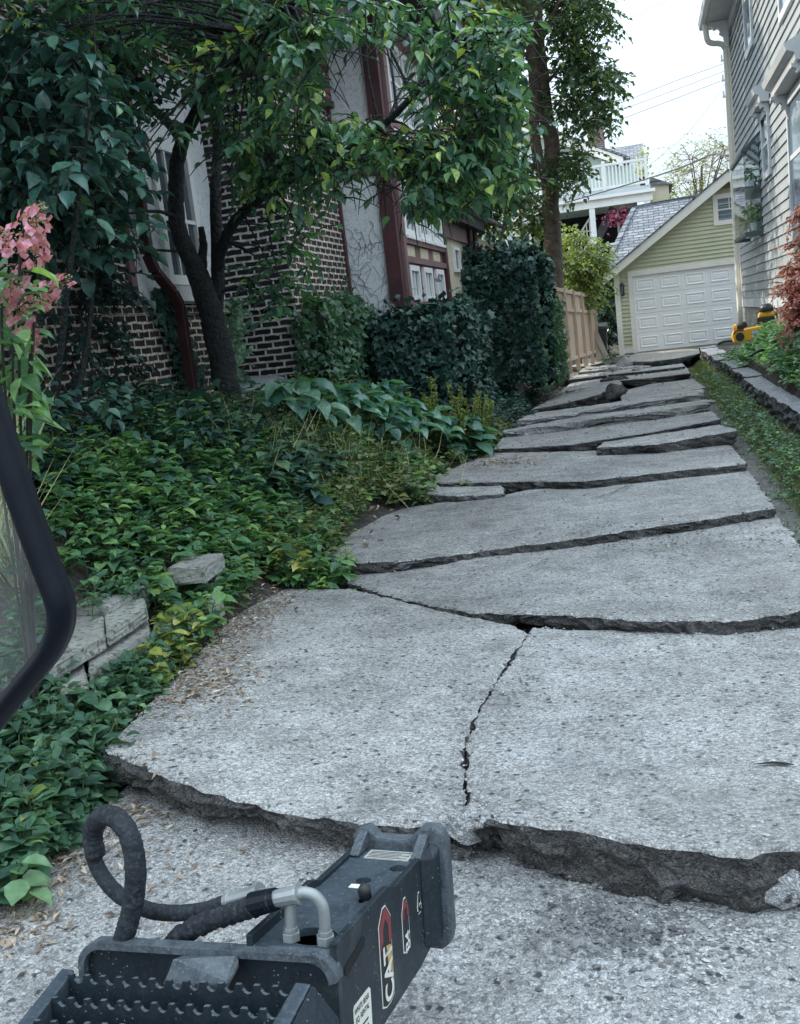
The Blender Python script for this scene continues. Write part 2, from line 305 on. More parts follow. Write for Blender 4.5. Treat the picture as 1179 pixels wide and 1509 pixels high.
def leaves(name, P, Dr, Nr, size, mat, kind='full', width=1., parent=None, var=None, extra=None):
    P = np.asarray(P, float).reshape(-1, 3); n = len(P)
    Dr = unit(np.asarray(Dr, float)); X = unit(np.cross(Dr, np.asarray(Nr, float))); Nn = np.cross(X, Dr)
    size = np.broadcast_to(np.asarray(size, float), (n,)); T, F = LEAF[kind]; T = np.array(T); k = len(T)
    wj = width*rng.uniform(.85, 1.15, n)
    W = (P[:, None, :]+size[:, None, None]*(T[None, :, 0, None]*wj[:, None, None]*X[:, None, :]+T[None, :, 1, None]*Dr[:, None, :]+(T[None, :, 2, None]*rng.uniform(.2, 1.7, n)[:, None, None])*Nn[:, None, :]))
    off = np.array(parent['_w']) if parent is not None else 0
    W = (W-off).reshape(-1, 3)
    base = np.arange(n)*k; loops = []; tot = []
    fl = [np.array(f) for f in F]; flat = np.concatenate(fl); cnt = np.array([len(f) for f in fl])
    L = (base[:, None]+flat[None, :]).ravel(); cn = np.tile(cnt, n); st = np.concatenate([[0], np.cumsum(cn)[:-1]])
    if extra is not None:    # stems: an MB already in world space, material slot 1
        ev = np.array(extra.v).reshape(-1, 3)-off; ef = extra.f; nb = len(W); W = np.vstack([W, ev])
        L = np.concatenate([L]+[np.array(f)+nb for f in ef]); c2 = np.array([len(f) for f in ef]); nf0 = len(cn)
        cn = np.concatenate([cn, c2]); st = np.concatenate([[0], np.cumsum(cn)[:-1]])
    me = bpy.data.meshes.new(name); me.vertices.add(len(W)); me.vertices.foreach_set('co', W.ravel())
    me.loops.add(len(L)); me.loops.foreach_set('vertex_index', L.astype(np.int32))
    me.polygons.add(len(cn)); me.polygons.foreach_set('loop_start', st.astype(np.int32)); me.polygons.foreach_set('loop_total', cn.astype(np.int32))
    mats = mat if isinstance(mat, (list, tuple)) else [mat]
    for m in mats: me.materials.append(m)
    if extra is not None: me.polygons.foreach_set('material_index', np.array([0]*nf0+[1]*len(ef), dtype=np.int32))
    me.polygons.foreach_set('use_smooth', np.ones(len(cn), dtype=bool))
    me.update(calc_edges=True)
    a = me.attributes.new('var', 'FLOAT', 'POINT')
    vv = rng.beta(2, 2.4, n) if var is None else var
    vv = np.repeat(np.clip(vv, 0, 1), k)
    if extra is not None: vv = np.concatenate([vv, np.zeros(len(W)-len(vv))])
    a.data.foreach_set('value', vv.astype(np.float32))
    o = bpy.data.objects.new(name, me); COL.objects.link(o); o['_w'] = list(map(float, off if parent is not None else (0, 0, 0)))
    if parent is not None: o.parent = parent
    return o
def rnd(n): return unit(rng.normal(size=(n, 3)))
def twig_foliage(cent, rad, ntw, tl, ls, lpt, down=.35, flat=.7, tone=None):
    """clusters -> twigs with alternate leaves. returns P,D,N,S,var and a twig MB"""
    P = []; D = []; N = []; S = []; VV = []; mb = MB()
    for i, c in enumerate(cent):
        c = np.array(c); r = rad[i] if hasattr(rad, '__len__') else rad; tv = 0 if tone is None else tone[i]
        for _ in range(ntw):
            s = c+rnd(1)[0]*r*rng.uniform(.1, 1)*V(1, 1, flat); d = nz(rnd(1)[0]*V(1, 1, .5)+.5*(s-c)/max(r, .01)+V(0, 0, -.1))
            l = tl*rng.uniform(.6, 1.3); pts = [s+d*l*t+V(0, 0, -down*l*t*t) for t in (0, .35, .7, 1)]
            mb.tube(pts, [.006, .005, .004, .002], 4, cap=False)
            for j in range(lpt):
                t = (j+.6)/lpt; q = s+d*l*t+V(0, 0, -down*l*t*t); sd = nz(np.cross(d, V(0, 0, 1)))*(1 if j % 2 else -1)
                ld = nz(d*.55+sd*.8+V(0, 0, -.45)+.35*rnd(1)[0]) if j < lpt-1 else nz(d+V(0, 0, -.5))
                nn = nz(V(0, 0, 1)+.55*rnd(1)[0]); P.append(q); D.append(ld); N.append(nn); S.append(ls*rng.uniform(.55, 1.2)); VV.append(rng.beta(1.6, 2.6)+tv)
    return np.array(P), np.array(D), np.array(N), np.array(S), np.array(VV), mb
# ------------------------------------------------------------------ world and sun
SUN = nz([-.80, .27, .56])
w = bpy.data.worlds.new('World'); SC.world = w; w.use_nodes = True
nt = w.node_tree; nt.nodes.clear(); bg = nt.nodes.new('ShaderNodeBackground'); sk = nt.nodes.new('ShaderNodeTexSky'); wo = nt.nodes.new('ShaderNodeOutputWorld')
sk.sky_type = 'NISHITA'; sk.sun_disc = False; sk.sun_elevation = math.asin(SUN[2]); sk.sun_rotation = math.atan2(SUN[0], SUN[1])
sk.air_density = 1.0; sk.dust_density = 3.5; sk.ozone_density = 1.0
bg.inputs[1].default_value = .06; hz = nt.nodes.new('ShaderNodeBackground'); hz.inputs[0].default_value = (.77, .91, 1.03, 1); _t = nt.nodes.new('ShaderNodeTexCoord'); _s = nt.nodes.new('ShaderNodeSeparateXYZ'); _m = nt.nodes.new('ShaderNodeMapRange'); nt.links.new(_t.outputs['Generated'], _s.inputs[0]); nt.links.new(_s.outputs['Z'], _m.inputs[0]); _m.inputs[1].default_value = .05; _m.inputs[2].default_value = .95; _m.inputs[3].default_value = .82; _m.inputs[4].default_value = 3.3; nt.links.new(_m.outputs[0], hz.inputs[1]); ad = nt.nodes.new('ShaderNodeAddShader')   # thin bright haze over the blue
nt.links.new(sk.outputs[0], bg.inputs[0]); nt.links.new(bg.outputs[0], ad.inputs[0]); nt.links.new(hz.outputs[0], ad.inputs[1]); nt.links.new(ad.outputs[0], wo.inputs[0])
ld = bpy.data.lights.new('sun', 'SUN'); ld.energy = 5.5; ld.angle = math.radians(.6); ld.color = (1, .90, .74)
lo = bpy.data.objects.new('sun', ld); COL.objects.link(lo); lo.rotation_euler = Vector(SUN).to_track_quat('Z', 'Y').to_euler(); lo.location = (-20, 10, 30)
SC.view_settings.view_transform = 'Standard'; SC.view_settings.look = 'None'; SC.view_settings.exposure = 0
# ------------------------------------------------------------------ ground
def sst(a, b, x): t = min(max((x-a)/(b-a), 0), 1); return t*t*(3-2*t)
def hg(x, y):
    top = .42+.40*sst(1, 5.5, y)-.50*sst(12, 21, y)
    z = -.11+.0*y
    if x < -1.85: z += (top+.11)*sst(-2.0, -3.55, x)+.10*sst(-1.9, -2.1, x)
    if x > .8:
        z += .17*sst(.85, 1.2, x)
        if y > 5: z += .12*sst(1.35, 1.6, x)+(.65)*sst(1.38, 1.8, x)*sst(6, 13, y)*sst(19.6, 16.6, y)
    if y > 25: z += .28*sst(25, 28, y)*(1-.95*sst(.7, 1.3, x))
    return z
def fbm(x, y): return .5*math.sin(x*3.1+1.3*math.sin(y*2.3))*math.cos(y*2.7+x)+.3*math.sin(7.3*x+2.1*y)*math.sin(6.1*y-1.7*x)
xs = sorted(set([round(v, 3) for v in np.concatenate([np.linspace(-80, -8, 14), np.linspace(-8, -4, 10), np.linspace(-4, 2.6, 76), np.linspace(2.8, 80, 14)])]))
ys = sorted(set([round(v, 3) for v in np.concatenate([np.linspace(-30, 0, 7), np.linspace(0, 12, 80), np.linspace(12, 32, 60), np.linspace(34, 220, 14)])]))
mb = MB(); vs = [(x, y, hg(x, y)+.025*fbm(x, y)) for y in ys for x in xs]; nx = len(xs)
mb.add(vs, [(j*nx+i, j*nx+i+1, (j+1)*nx+i+1, (j+1)*nx+i) for j in range(len(ys)-1) for i in range(nx-1)])
tag(mb.build('ground', G['soil'], smooth=True), kind='structure')
mb = MB(); nxx = 26; yy = np.linspace(-1, 28.5, 150)
mb.add([(x, y, -.075+.018*fbm(x*3, y*3)+(.25*sst(25, 28, y))) for y in yy for x in np.linspace(-2.3, 1.15, nxx)], [(j*nxx+i, j*nxx+i+1, (j+1)*nxx+i+1, (j+1)*nxx+i) for j in range(149) for i in range(nxx-1)])
tag(mb.build('driveway_bed', G['bed'], smooth=True), kind='structure')
# ------------------------------------------------------------------ driveway slabs
SLABS = []; SLO = []
def jitter_edge(a, b, amp, step, seed):
    r = random.Random(seed); d = b-a; l = np.linalg.norm(d[:2]); n = max(int(l/step), 1); t = nz([-d[1], d[0], 0]); out = []; ph = r.uniform(0, 9)
    for i in range(n):
        s = i/n; e = math.sin(math.pi*min(s*6, 1, (1-s)*6)*.5) if n > 2 else 0
        out.append(a+d*s+t*(amp*(r.uniform(-1.1, 1.1)+(1.2 if r.random() < .12 else 0)*r.uniform(-1, 1)+.35*math.sin(s*l*7+ph)+.4*math.sin(s*l*23+ph))*e))
    return out
def slab(corners, label, thick=.12, rough=.012, mats=None, group='broken concrete slabs of the driveway', step=.035, fresh=False, name='concrete_slab', sidebump=.018):
    """corners: (u, v, z) read off the photograph as sight lines cut at height z, or world points flagged 'w'"""
    C = [V(*c[1:]) if c[0] == 'w' else gz(c[0], c[1], c[2]) for c in corners]
    area = sum(C[i][0]*C[(i+1) % len(C)][1]-C[(i+1) % len(C)][0]*C[i][1] for i in range(len(C)))
    if area < 0: C = C[::-1]
    sd = len(SLABS)*17+3; edge = []
    far = np.mean([c[1] for c in C]); st = step*max(1, far/6)
    for i in range(len(C)): edge += jitter_edge(C[i], C[(i+1) % len(C)], rough, st, sd+i)
    r = random.Random(sd); n = len(edge); cen = np.mean(edge, axis=0)
    tk = [1+.30*math.sin(i*st*4.2+sd)+.22*math.sin(i*st*11+2*sd)+r.uniform(-.12, .12) for i in range(n)]
    def ring(inset, dz, amp):
        out = []
        for i, p in enumerate(edge):
            dzi = dz*(tk[i] if dz < -.02 else 1); t = nz(edge[(i+1) % n]-edge[i-1]); nn = V(t[1], -t[0], 0)   # outward for ccw
            q = p-nn*(inset+r.uniform(-amp, amp)); out.append(V(q[0], q[1], p[2]+dzi+r.uniform(-amp, amp)*.5))
        return out
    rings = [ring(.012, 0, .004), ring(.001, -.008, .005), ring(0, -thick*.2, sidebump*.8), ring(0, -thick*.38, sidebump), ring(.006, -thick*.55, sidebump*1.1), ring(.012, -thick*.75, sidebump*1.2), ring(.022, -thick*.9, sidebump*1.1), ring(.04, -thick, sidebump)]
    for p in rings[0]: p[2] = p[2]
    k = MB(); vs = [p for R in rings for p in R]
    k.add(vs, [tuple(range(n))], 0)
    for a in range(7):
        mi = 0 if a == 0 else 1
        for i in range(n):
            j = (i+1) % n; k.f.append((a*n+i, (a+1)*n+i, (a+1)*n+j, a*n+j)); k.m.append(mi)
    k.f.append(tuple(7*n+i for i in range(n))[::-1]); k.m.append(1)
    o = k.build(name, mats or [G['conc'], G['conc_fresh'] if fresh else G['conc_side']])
    bm = bmesh.new(); bm.from_mesh(o.data); bmesh.ops.triangulate(bm, faces=[f for f in bm.faces if len(f.verts) > 4]); bm.to_mesh(o.data); bm.free()
    tag(o, label, 'slab', group)
    A = np.c_[[c[:2] for c in C], np.ones(len(C))]; co, *_ = np.linalg.lstsq(A, np.array([c[2] for c in C]), rcond=None)
    SLABS.append(([c[:2] for c in C], co)); SLO.append(o); return o
slab([('w', -1.98, -.6, 0), ('w', 1.6, -.6, 0), ('w', 1.6, 2.95, 0), ('w', -1.95, 3.1, 0)], 'level foreground slab lying under the black hydraulic breaker', mats=[G['conc_near'], G['conc_side']])
slab([(152, 1105, .16), (300, 1165, .145), (430, 1198, .13), (530, 1213, .12), (640, 1215, .11), (690, 1200, .10), (684, 1160, .09), (686, 1085, .08), (738, 990, .06), (778, 932, .04), (760, 922, .04), (660, 902, .03), (520, 868, .03), (385, 868, .05)],
     'big tilted slab with wood chips along its left edge and a lifted dark front', .105, .007)
slab([(700, 1203, .15), (760, 1213, .155), (850, 1222, .16), (920, 1240, .16), (1000, 1248, .16), (1060, 1258, .16), (1105, 1262, .16), (1172, 1250, .16), ('w', .95, 2.5, .16), ('w', .95, 4.5, .0), (1172, 926, .0), (1080, 928, .0), (960, 928, .0), (830, 928, .01), (783, 925, .03), (742, 991, .05), (698, 1062, .07), (688, 1105, .08), (687, 1160, .10)],
     'big right-hand slab with the thickest broken front face, next to the long crack', .155, .008, sidebump=.022)
slab([(512, 858, .03), (600, 885, .03), (660, 896, .04), (700, 903, .06), (800, 905, .07), (830, 906, .07), (960, 914, .07), (1080, 914, .07), (1172, 902, .07), ('w', .75, 4.75, .07), ('w', .78, 6.2, 0), (1150, 765, 0), (1140, 754, 0), (1000, 772, 0), (850, 797, 0), (760, 806, 0), (690, 822, .0), (520, 848, .01)],
     'wide slab with dark specks whose ragged front edge overhangs a long dark gap', .11)
slab([(476, 823, 0.103), (530, 829, 0.098), (600, 826, 0.081), (700, 813, 0.045), (830, 796, 0.069), (950, 778, 0.069), (1060, 762, 0.069), (1142, 748, 0.069), (1122, 720, 0.040), (1102, 690, 0.000), (950, 707, 0.000), (860, 716, 0.000), (780, 722, 0.000), (735, 732, 0.000), (640, 742, 0.000), (548, 757, 0.020)],
     'wide slab lifted at its left corner beside the ground cover', .12)
slab([(622, 727, .07), (675, 731, .06), (745, 728, .03), (740, 716, .03), (625, 718, .06)], 'small wedge of concrete broken from a slab edge, by the left bed', .1)
slab([(627, 712, 0.078), (700, 711, 0.072), (780, 709, 0.065), (860, 709, 0.078), (1000, 693, 0.078), (1100, 683, 0.078), (1088, 668, 0.030), (1076, 656, 0.000), (960, 660, 0.000), (860, 665, 0.000), (725, 668, 0.000), (680, 684, 0.030)],
     'slab with a heap of brown leaf litter on its left side', .11)
slab([(880, 659, 0.105), (966, 655, 0.120), (1088, 634, 0.135), (1062, 626, 0.090), (970, 640, 0.075), (890, 652, 0.075)], 'narrow wedge-shaped slab jutting out to the right over the grass', .12)
slab([(728, 662, 0.040), (841, 655, 0.075), (960, 637, 0.090), (1062, 618, 0.105), (1050, 606, 0.030), (900, 627, 0.020), (742, 643, 0.020)], 'flat slab just in front of the two ragged concrete strips', .11)
slab([(742, 636, 0.105), (820, 626, 0.120), (900, 613, 0.135), (985, 604, 0.135), (1046, 594, 0.135), (1040, 589, 0.105), (900, 608, 0.105), (776, 627, 0.090)], 'front one of two narrow concrete strips with scalloped pale broken edge', .12, .05, fresh=True, step=.06, sidebump=.03)
slab([(762, 620, 0.120), (830, 612, 0.135), (900, 599, 0.150), (985, 588, 0.150), (1037, 581, 0.150), (1030, 577, 0.120), (900, 594, 0.120), (790, 609, 0.105)], 'rear one of two narrow concrete strips with scalloped pale broken edge', .12, .05, fresh=True, step=.06, sidebump=.03)
slab([(783, 604, .09), (830, 595, .11), (870, 585, .15), (900, 574, .19), (917, 567, .20), (912, 560, .16), (880, 566, .10), (830, 578, .06)], 'slab tipped up at its right end showing a thick dark broken face', .16, .03, sidebump=.03)
slab([(916, 592, 0.105), (985, 582, 0.120), (1040, 571, 0.135), (1022, 559, 0.040), (960, 566, 0.030), (915, 577, 0.030)], 'right-hand slab beside the tipped one, with a diagonal crack', .11)
slab([(815, 586, 0.030), (850, 574, 0.112), (900, 562, 0.112), (960, 557, 0.112), (1018, 550, 0.112), (1012, 542, 0.030), (900, 552, 0.030), (840, 566, 0.020)], 'thin slab behind the tipped one', .1)
slab([(838, 560, 0.096), (900, 552, 0.096), (960, 546, 0.112), (1010, 540, 0.112), (1002, 531, 0.030), (920, 538, 0.030), (860, 546, 0.030)], 'slab with grey rubble lumps on it near the garage', .1)
slab([(922, 590, .13), (985, 583, .14), (1038, 576, .13), (1034, 573, .11), (980, 578, .11), (930, 584, .10)], 'thin sliver of slab in front of the right-hand one with the diagonal crack', .07, .03, fresh=True)
slab([(836, 577, .12), (880, 569, .13), (912, 563, .12), (908, 558, .10), (870, 563, .09), (842, 570, .08)], 'narrow broken strip behind the tipped slab', .08, .03)
slab([(852, 549, .13), (905, 543, .12), (960, 540, .12), (955, 536, .10), (900, 538, .10), (860, 543, .1)], 'narrow strip carrying the upright lump near the garage', .08, .03, fresh=True)
slab([(842, 541, .12), (870, 539, .12), (888, 535, .12), (888, 529, .10), (850, 533, .1)], 'short dark slab edge beside the fence', .12)
slab([(922, 533, .20), (960, 533, .21), (1000, 528, .21), (1032, 521, .20), (1034, 515, .2), (1000, 514, .2), (960, 517, .19), (930, 524, .19)], 'pale apron slab at the foot of the garage door', .13, mats=[G['conc_warm'], G['conc_side']])
def slab_z(x, y, default=None):
    best = default
    for poly, co in SLABS:
        ins = False; n = len(poly)
        for i in range(n):
            (x0, y0), (x1, y1) = poly[i], poly[i-1]
            if (y0 > y) != (y1 > y) and x < (x1-x0)*(y-y0)/(y1-y0)+x0: ins = not ins
        if ins:
            z = co[0]*x+co[1]*y+co[2]
            if best is None or z > best: best = z
    return best
def chips(name, pts, sizes, mat, flat=.6):
    k = MB()
    for p, s in zip(pts, sizes):
        q = rnd(6)*.35+np.array([(1, 0, 0), (0, 1, 0), (-1, 0, 0), (0, -1, 0), (0, 0, flat), (0, 0, -flat*.5)])
        k.add([p+s*a*V(1, rng.uniform(.6, 1), 1) for a in q], [(0, 1, 4), (1, 2, 4), (2, 3, 4), (3, 0, 4), (1, 0, 5), (2, 1, 5), (3, 2, 5), (0, 3, 5)])
    return k.build(name, mat)
P = []; S = []
for _ in range(4200):
    y = 1.2+22*rng.random()**2.2; x = rng.uniform(-2.2, 1.1); z = slab_z(x, y)
    if z is None: continue
    P.append((x, y, z+.001)); S.append(rng.choice([.0035, .005, .007, .011], p=[.5, .32, .14, .04])*max(1, y/7))
for u, v, su, sv, n in [(690, 1205, 18, 22, 160), (815, 912, 14, 8, 90), (860, 960, 60, 20, 60), (700, 1080, 25, 50, 80), (735, 1040, 14, 12, 30), (740, 690, 60, 12, 60), (1000, 1420, 70, 30, 60), (900, 1318, 120, 14, 170), (1060, 1345, 60, 10, 90), (330, 1225, 90, 16, 90), (880, 800, 90, 10, 60), (960, 922, 120, 6, 90), (900, 600, 80, 8, 120)]:
    for _ in range(n): g = gz(u+rng.normal()*su, v+rng.normal()*sv, .06); z = slab_z(g[0], g[1], 0.0); P.append((g[0], g[1], z+.002)); S.append(rng.uniform(.0025, .0075))
tag(chips('concrete_crumbs', P, S, G['crumb']), 'small grey concrete crumbs scattered over the driveway slabs', 'rubble', kind='stuff')
P = []; S = []
for _ in range(1500):
    y = 1.2+14*rng.random()**1.8; x = rng.uniform(-2.2, 1.0); z = slab_z(x, y)
    if z is None: continue
    P.append((x, y, z+.001)); S.append(rng.uniform(.003, .0085)*max(1, y/7))
for u, v, su, sv, n, smax in [(735, 1010, 50, 60, 60, .012), (720, 960, 40, 40, 30, .01), (900, 950, 200, 30, 30, .01), (1000, 783, 130, 10, 200, .012), (880, 800, 60, 8, 40, .01)]:
    for _ in range(n):
        g = gz(u+rng.normal()*su, v+rng.normal()*sv, .06); z = slab_z(g[0], g[1], 0.0); P.append((g[0], g[1], z+.002)); S.append(rng.uniform(.004, smax))
tag(chips('gravel_specks', P, S, G['crumb_d']), 'dark gravel specks lying on the slabs', 'gravel', kind='stuff')
P = []; S = []
for _ in range(1100):
    g = gz(865+rng.normal()*48, 1368+rng.normal()*24, 0); P.append((g[0], g[1], .003+.012*rng.random())); S.append(rng.choice([.0025, .004, .006, .011], p=[.5, .33, .13, .04]))
for _ in range(160):
    g = gz(1000+rng.normal()*70, 1405+rng.normal()*30, 0); P.append((g[0], g[1], .004)); S.append(rng.uniform(.003, .010))
for _ in range(90):
    g = gz(880+rng.normal()*75, 1372+rng.normal()*34, 0); P.append((g[0], g[1], .006+.01*rng.random())); S.append(rng.uniform(.006, .013))
tag(chips('rubble_heap', P, S, G['crumb_d']), 'loose heap of dark crumbled concrete in front of the thick slab edge', 'rubble', kind='stuff')
# single chunks
def chunk(u, v, z, s, label, mat=None, seed=0, sq=(1, .8, .6)):
    bm = bmesh.new(); bmesh.ops.create_icosphere(bm, subdivisions=3, radius=1); r = np.random.default_rng(seed); pl = unit(r.normal(size=(9, 3)))
    for q in bm.verts:
        d = np.array(q.co); k = min(.62/max(d@p, .05) for p in pl); d = d*min(k, 1.1)*s*np.array(sq); d += .03*s*r.normal(size=3); q.co = d
    me = bpy.data.meshes.new('concrete_chunk'); bm.to_mesh(me); bm.free(); me.materials.append(mat or G['conc_fresh']); o = bpy.data.objects.new('concrete_chunk', me); COL.objects.link(o)
    g = gz(u, v, z); o.location = (g[0], g[1], z+s*sq[2]*.4); tag(o, label, 'chunk', 'broken concrete lumps'); return o
chunk(875, 548, .06, .30, 'flat grey concrete lump in front of the short dark slab edge', seed=1, sq=(1, .8, .35))
chunk(921, 543, .08, .22, 'upright pale concrete lump, tallest of the lumps near the garage', seed=2, sq=(.8, .7, 1))
chunk(906, 548, .07, .16, 'small grey lump between the flat and the upright lumps', seed=3)
chunk(905, 563, .08, .24, 'dark lump lying on the slab in front of the upright lump', seed=4, sq=(1.2, .7, .4), mat=G['conc_side'])
chunk(940, 548, .07, .13, 'small lump right of the upright concrete lump', seed=5)
chunk(905, 583, .14, .20, 'dark round lump at the raised end of the tipped slab', seed=6, sq=(1, .7, .7), mat=G['conc_side'])
chunk(690, 1232, .06, .085, 'crushed pale lump at the meeting corner of the two big slabs', seed=7, sq=(1, .8, .7))
chunk(672, 1262, .0, .06, 'small lump beside the front flange of the breaker', seed=8, sq=(1, .7, .6), mat=G['conc_side'])
chunk(1148, 1312, .035, .085, 'pale broken lump at the right end of the thick slab front', seed=9, sq=(1, .6, .8))
chunk(1105, 1318, .02, .055, 'smaller pale lump left of the lump at the right end of the thick slab front', seed=14, sq=(1, .7, .8))
chunk(712, 1212, .12, .045, 'chipped pale corner piece on the big right-hand slab beside the long crack', seed=15, sq=(1, .8, .5))
chunk(676, 1205, .09, .035, 'small pale chip on the left big slab beside the long crack', seed=16, sq=(1, .8, .5))
chunk(616, 1082, .085, .016, 'little pebble on the left big slab near the crack', seed=10)
chunk(740, 1050, .06, .022, 'flat shard beside the long crack', seed=11, sq=(1, .7, .3))
# cracks as near-black strips laid on the slabs, painting the shade inside them
def crack(pts, w, label, parent):
    k = MB(); pts = [gz(*p) for p in pts]; path = []
    for i in range(len(pts)-1): path += jitter_edge(pts[i], pts[i+1], .007, .03, i+5)
    path.append(pts[-1]); n = len(path); vs = []
    for i, p in enumerate(path):
        t = nz(path[min(i+1, n-1)]-path[max(i-1, 0)]); s = V(-t[1], t[0], 0)*w*math.sin(math.pi*(.06+.88*i/(n-1)))*rng.uniform(.5, 1.3); zz = slab_z(p[0], p[1], p[2])+.0035
        p = V(p[0], p[1], zz); vs += [p-s, p+s]
    k.add(vs, [(2*i, 2*i+1, 2*i+3, 2*i+2) for i in range(n-1)]); o = k.build('crack', G['dark'], parent); o['label'] = label; return o
crack([(880, 735, .02), (905, 726, .03), (938, 711, .04)], .008, 'short diagonal crack', SLO[4])
crack([(728, 797, .03), (760, 790, .03), (778, 785, .03)], .007, 'short crack left of centre', SLO[4])
crack([(1110, 1133, .11), (1140, 1130, .11), (1172, 1134, .11)], .010, 'short crack at the right edge', SLO[2])
# ------------------------------------------------------------------ litter
def scatter_litter(spots):
    P = []; D = []; N = []; S = []
    for u, v, su, sv, n, z, rot in spots:
        for _ in range(n):
            a, b = rng.normal()*su, rng.normal()*sv; g = gz(u+a*math.cos(rot)-b*math.sin(rot), v+a*math.sin(rot)+b*math.cos(rot), z); zz = slab_z(g[0], g[1], hg(g[0], g[1]))
            P.append((g[0], g[1], zz+.004+.008*rng.random())); t = rng.uniform(0, 6.28); D.append((math.cos(t), math.sin(t), rng.normal()*.25)); N.append(nz(V(0, 0, 1)+.4*rnd(1)[0])); S.append(rng.uniform(.012, .045)*max(1, g[1]/6))
    return P, D, N, S
P, D, N, S = scatter_litter([(345, 925, 60, 22, 950, .07, -.75), (285, 1015, 55, 26, 1300, .1, -.35), (400, 900, 40, 15, 220, .06, -.5), (740, 680, 28, 6, 300, .04, 0), (90, 1275, 70, 35, 420, -.03, -.7), (190, 1215, 40, 22, 150, 0, -.5), (30, 1370, 30, 30, 120, 0, -.8), (250, 1300, 120, 40, 60, 0, 0), (800, 590, 20, 8, 140, .03, -.8), (640, 850, 250, 60, 60, .03, 0), (920, 550, 40, 7, 120, .05, 0)])
tag(leaves('leaf_litter', P, D, N, S, G['litter'], 'mid', .5), 'dry brown leaf bits and wood chips strewn along the slab edges', 'leaf litter', kind='stuff')
# ------------------------------------------------------------------ low planting
def plants(n, fx, leaf, hgt, k=7, spread=.6, tone=0., yfun=None):
    """rosettes: k leaves fanned out at the top of a short stem"""
    P = []; D = []; N = []; S = []; VV = []; mb = MB(); c = 0
    while c < n:
        q = fx()
        if q is None: continue
        x, y = q; z0 = hg(x, y); h = hgt*rng.uniform(.35, 1.15); tip = V(x+rng.normal()*.04, y+rng.normal()*.04, z0+h)
        if y > 7.5:
            pu, pv = upx(tip)
            if 285 < pu < 402 and 545 < pv < 618 and rng.random() < .9: c += .3; continue
        if y < 5.5 and 2 < y:
            pu, pv = upx(tip)
            if (85 < pu < 225 and 868 < pv < 1000 and pv < 1075-.62*pu) or (240 < pu < 335 and 815 < pv < 850): c += .3; continue
        tn = rng.normal()*.15+tone+.22*fbm(x*1.1+3, y*.9)
        sc = 1 if y < 8 else 1.15; big = rng.choice([.6, .9, 1.15, 1.5], p=[.25, .4, .25, .1])
        if y < 9: mb.tube([(x, y, z0), (x*.6+tip[0]*.4, y*.6+tip[1]*.4, z0+h*.6), tip], .0025, 3, cap=False)
        a0 = rng.uniform(0, 6.28)
        for j in range(k):
            a = a0+j*2.4; low = j/k; el = rng.uniform(-.35, .45)
            P.append(tip-V(0, 0, h*low*spread)+.012*rnd(1)[0]); D.append((math.cos(a), math.sin(a), el)); N.append(nz(V(0, 0, 1)+.4*rnd(1)[0])); S.append(leaf*sc*big*rng.uniform(.6, 1.25)); VV.append(rng.beta(2, 3)+tn-.25*low)
        c += 1
    return np.array(P), np.array(D), np.array(N), np.array(S), np.array(VV), mb
def region(u, v, su, sv, z):
    def f():
        g = gz(u+rng.normal()*su, v+rng.normal()*sv, z); return (g[0], g[1])
    return f
def ghit(u, v):
    d = ray(u, v)
    for i in range(60, 700):
        y = i*.05; p = CAMP+d*y/d[1]
        if p[2] <= hg(p[0], p[1]): return p
    return p
def gregion(u, v, su, sv):
    def f(): g = ghit(u+rng.normal()*su, v+rng.normal()*sv); return (g[0], g[1])
    return f
def clear(f, m=-1.78):
    def h():
        q = f()
        if q is None: return None
        if slab_z(q[0], q[1]) is not None: return None
        return q
    return h
def bank(x0, x1, y0, y1, p=1.):
    return lambda: (rng.uniform(x0, x1), y0+(y1-y0)*rng.random()**p)
def stuff_leaves(name, arr, mat, kind, label, cat='ground cover', width=1.):
    P, D, N, S, VV, mb = arr
    return tag(leaves(name, P, D, N, S, [mat, G['stem']], kind, width, var=VV, extra=mb if mb.f else None), label, cat, kind='stuff')
G['stem'] = pmat('stem', (.05, .08, .03), (.10, .13, .05), 8, .7, 0)
G['twig'] = pmat('twig', (.02, .02, .018), (.05, .045, .04), 8, .8, 0)
def cat(*arrs):
    mb = MB()
    for a in arrs: mb.add(a[5].v, a[5].f)
    return tuple(np.concatenate([a[i] for a in arrs]) for i in range(5))+(mb,)
stuff_leaves('ground_cover', cat(plants(1350, clear(bank(-3.9, -2.02, 4.4, 9.5)), .072, .22, 9, tone=.04), plants(560, clear(region(290, 775, 110, 38, .45)), .078, .26, 9, tone=.2), plants(260, clear(region(150, 800, 70, 45, .4)), .085, .25, 9, tone=.08),
   plants(240, clear(region(425, 835, 35, 32, .15)), .075, .16, 7, tone=.15)), G['l_cover'], 'full', 'mid-green leafy ground cover on the bank left of the driveway')
stuff_leaves('creeper', cat(plants(330, clear(region(60, 1110, 65, 70, .2)), .068, .26, 8, tone=.0), plants(260, clear(region(50, 1200, 55, 50, .15)), .07, .24, 8), plants(190, clear(region(205, 975, 45, 45, .22)), .06, .2, 8, tone=.1), plants(70, clear(region(10, 1300, 22, 45, .1)), .07, .2, 7, tone=.1), plants(120, clear(region(120, 1060, 40, 40, .25)), .066, .2, 8, tone=.05)), G['l_ivyl'], 'full', 'dark green creeper leaves crowding the near left edge of the slabs', 'creeper')
stuff_leaves('yellowed_creeper', cat(plants(40, clear(region(255, 950, 25, 16, .24)), .065, .24, 7, tone=.05), plants(34, clear(region(425, 838, 24, 14, .2)), .07, .22, 7, tone=.05), plants(9, clear(region(110, 1170, 40, 40, .3)), .06, .26, 5, tone=-.1)), G['l_yel'], 'full', 'yellowing creeper leaves at the edge of the left bed', 'creeper')
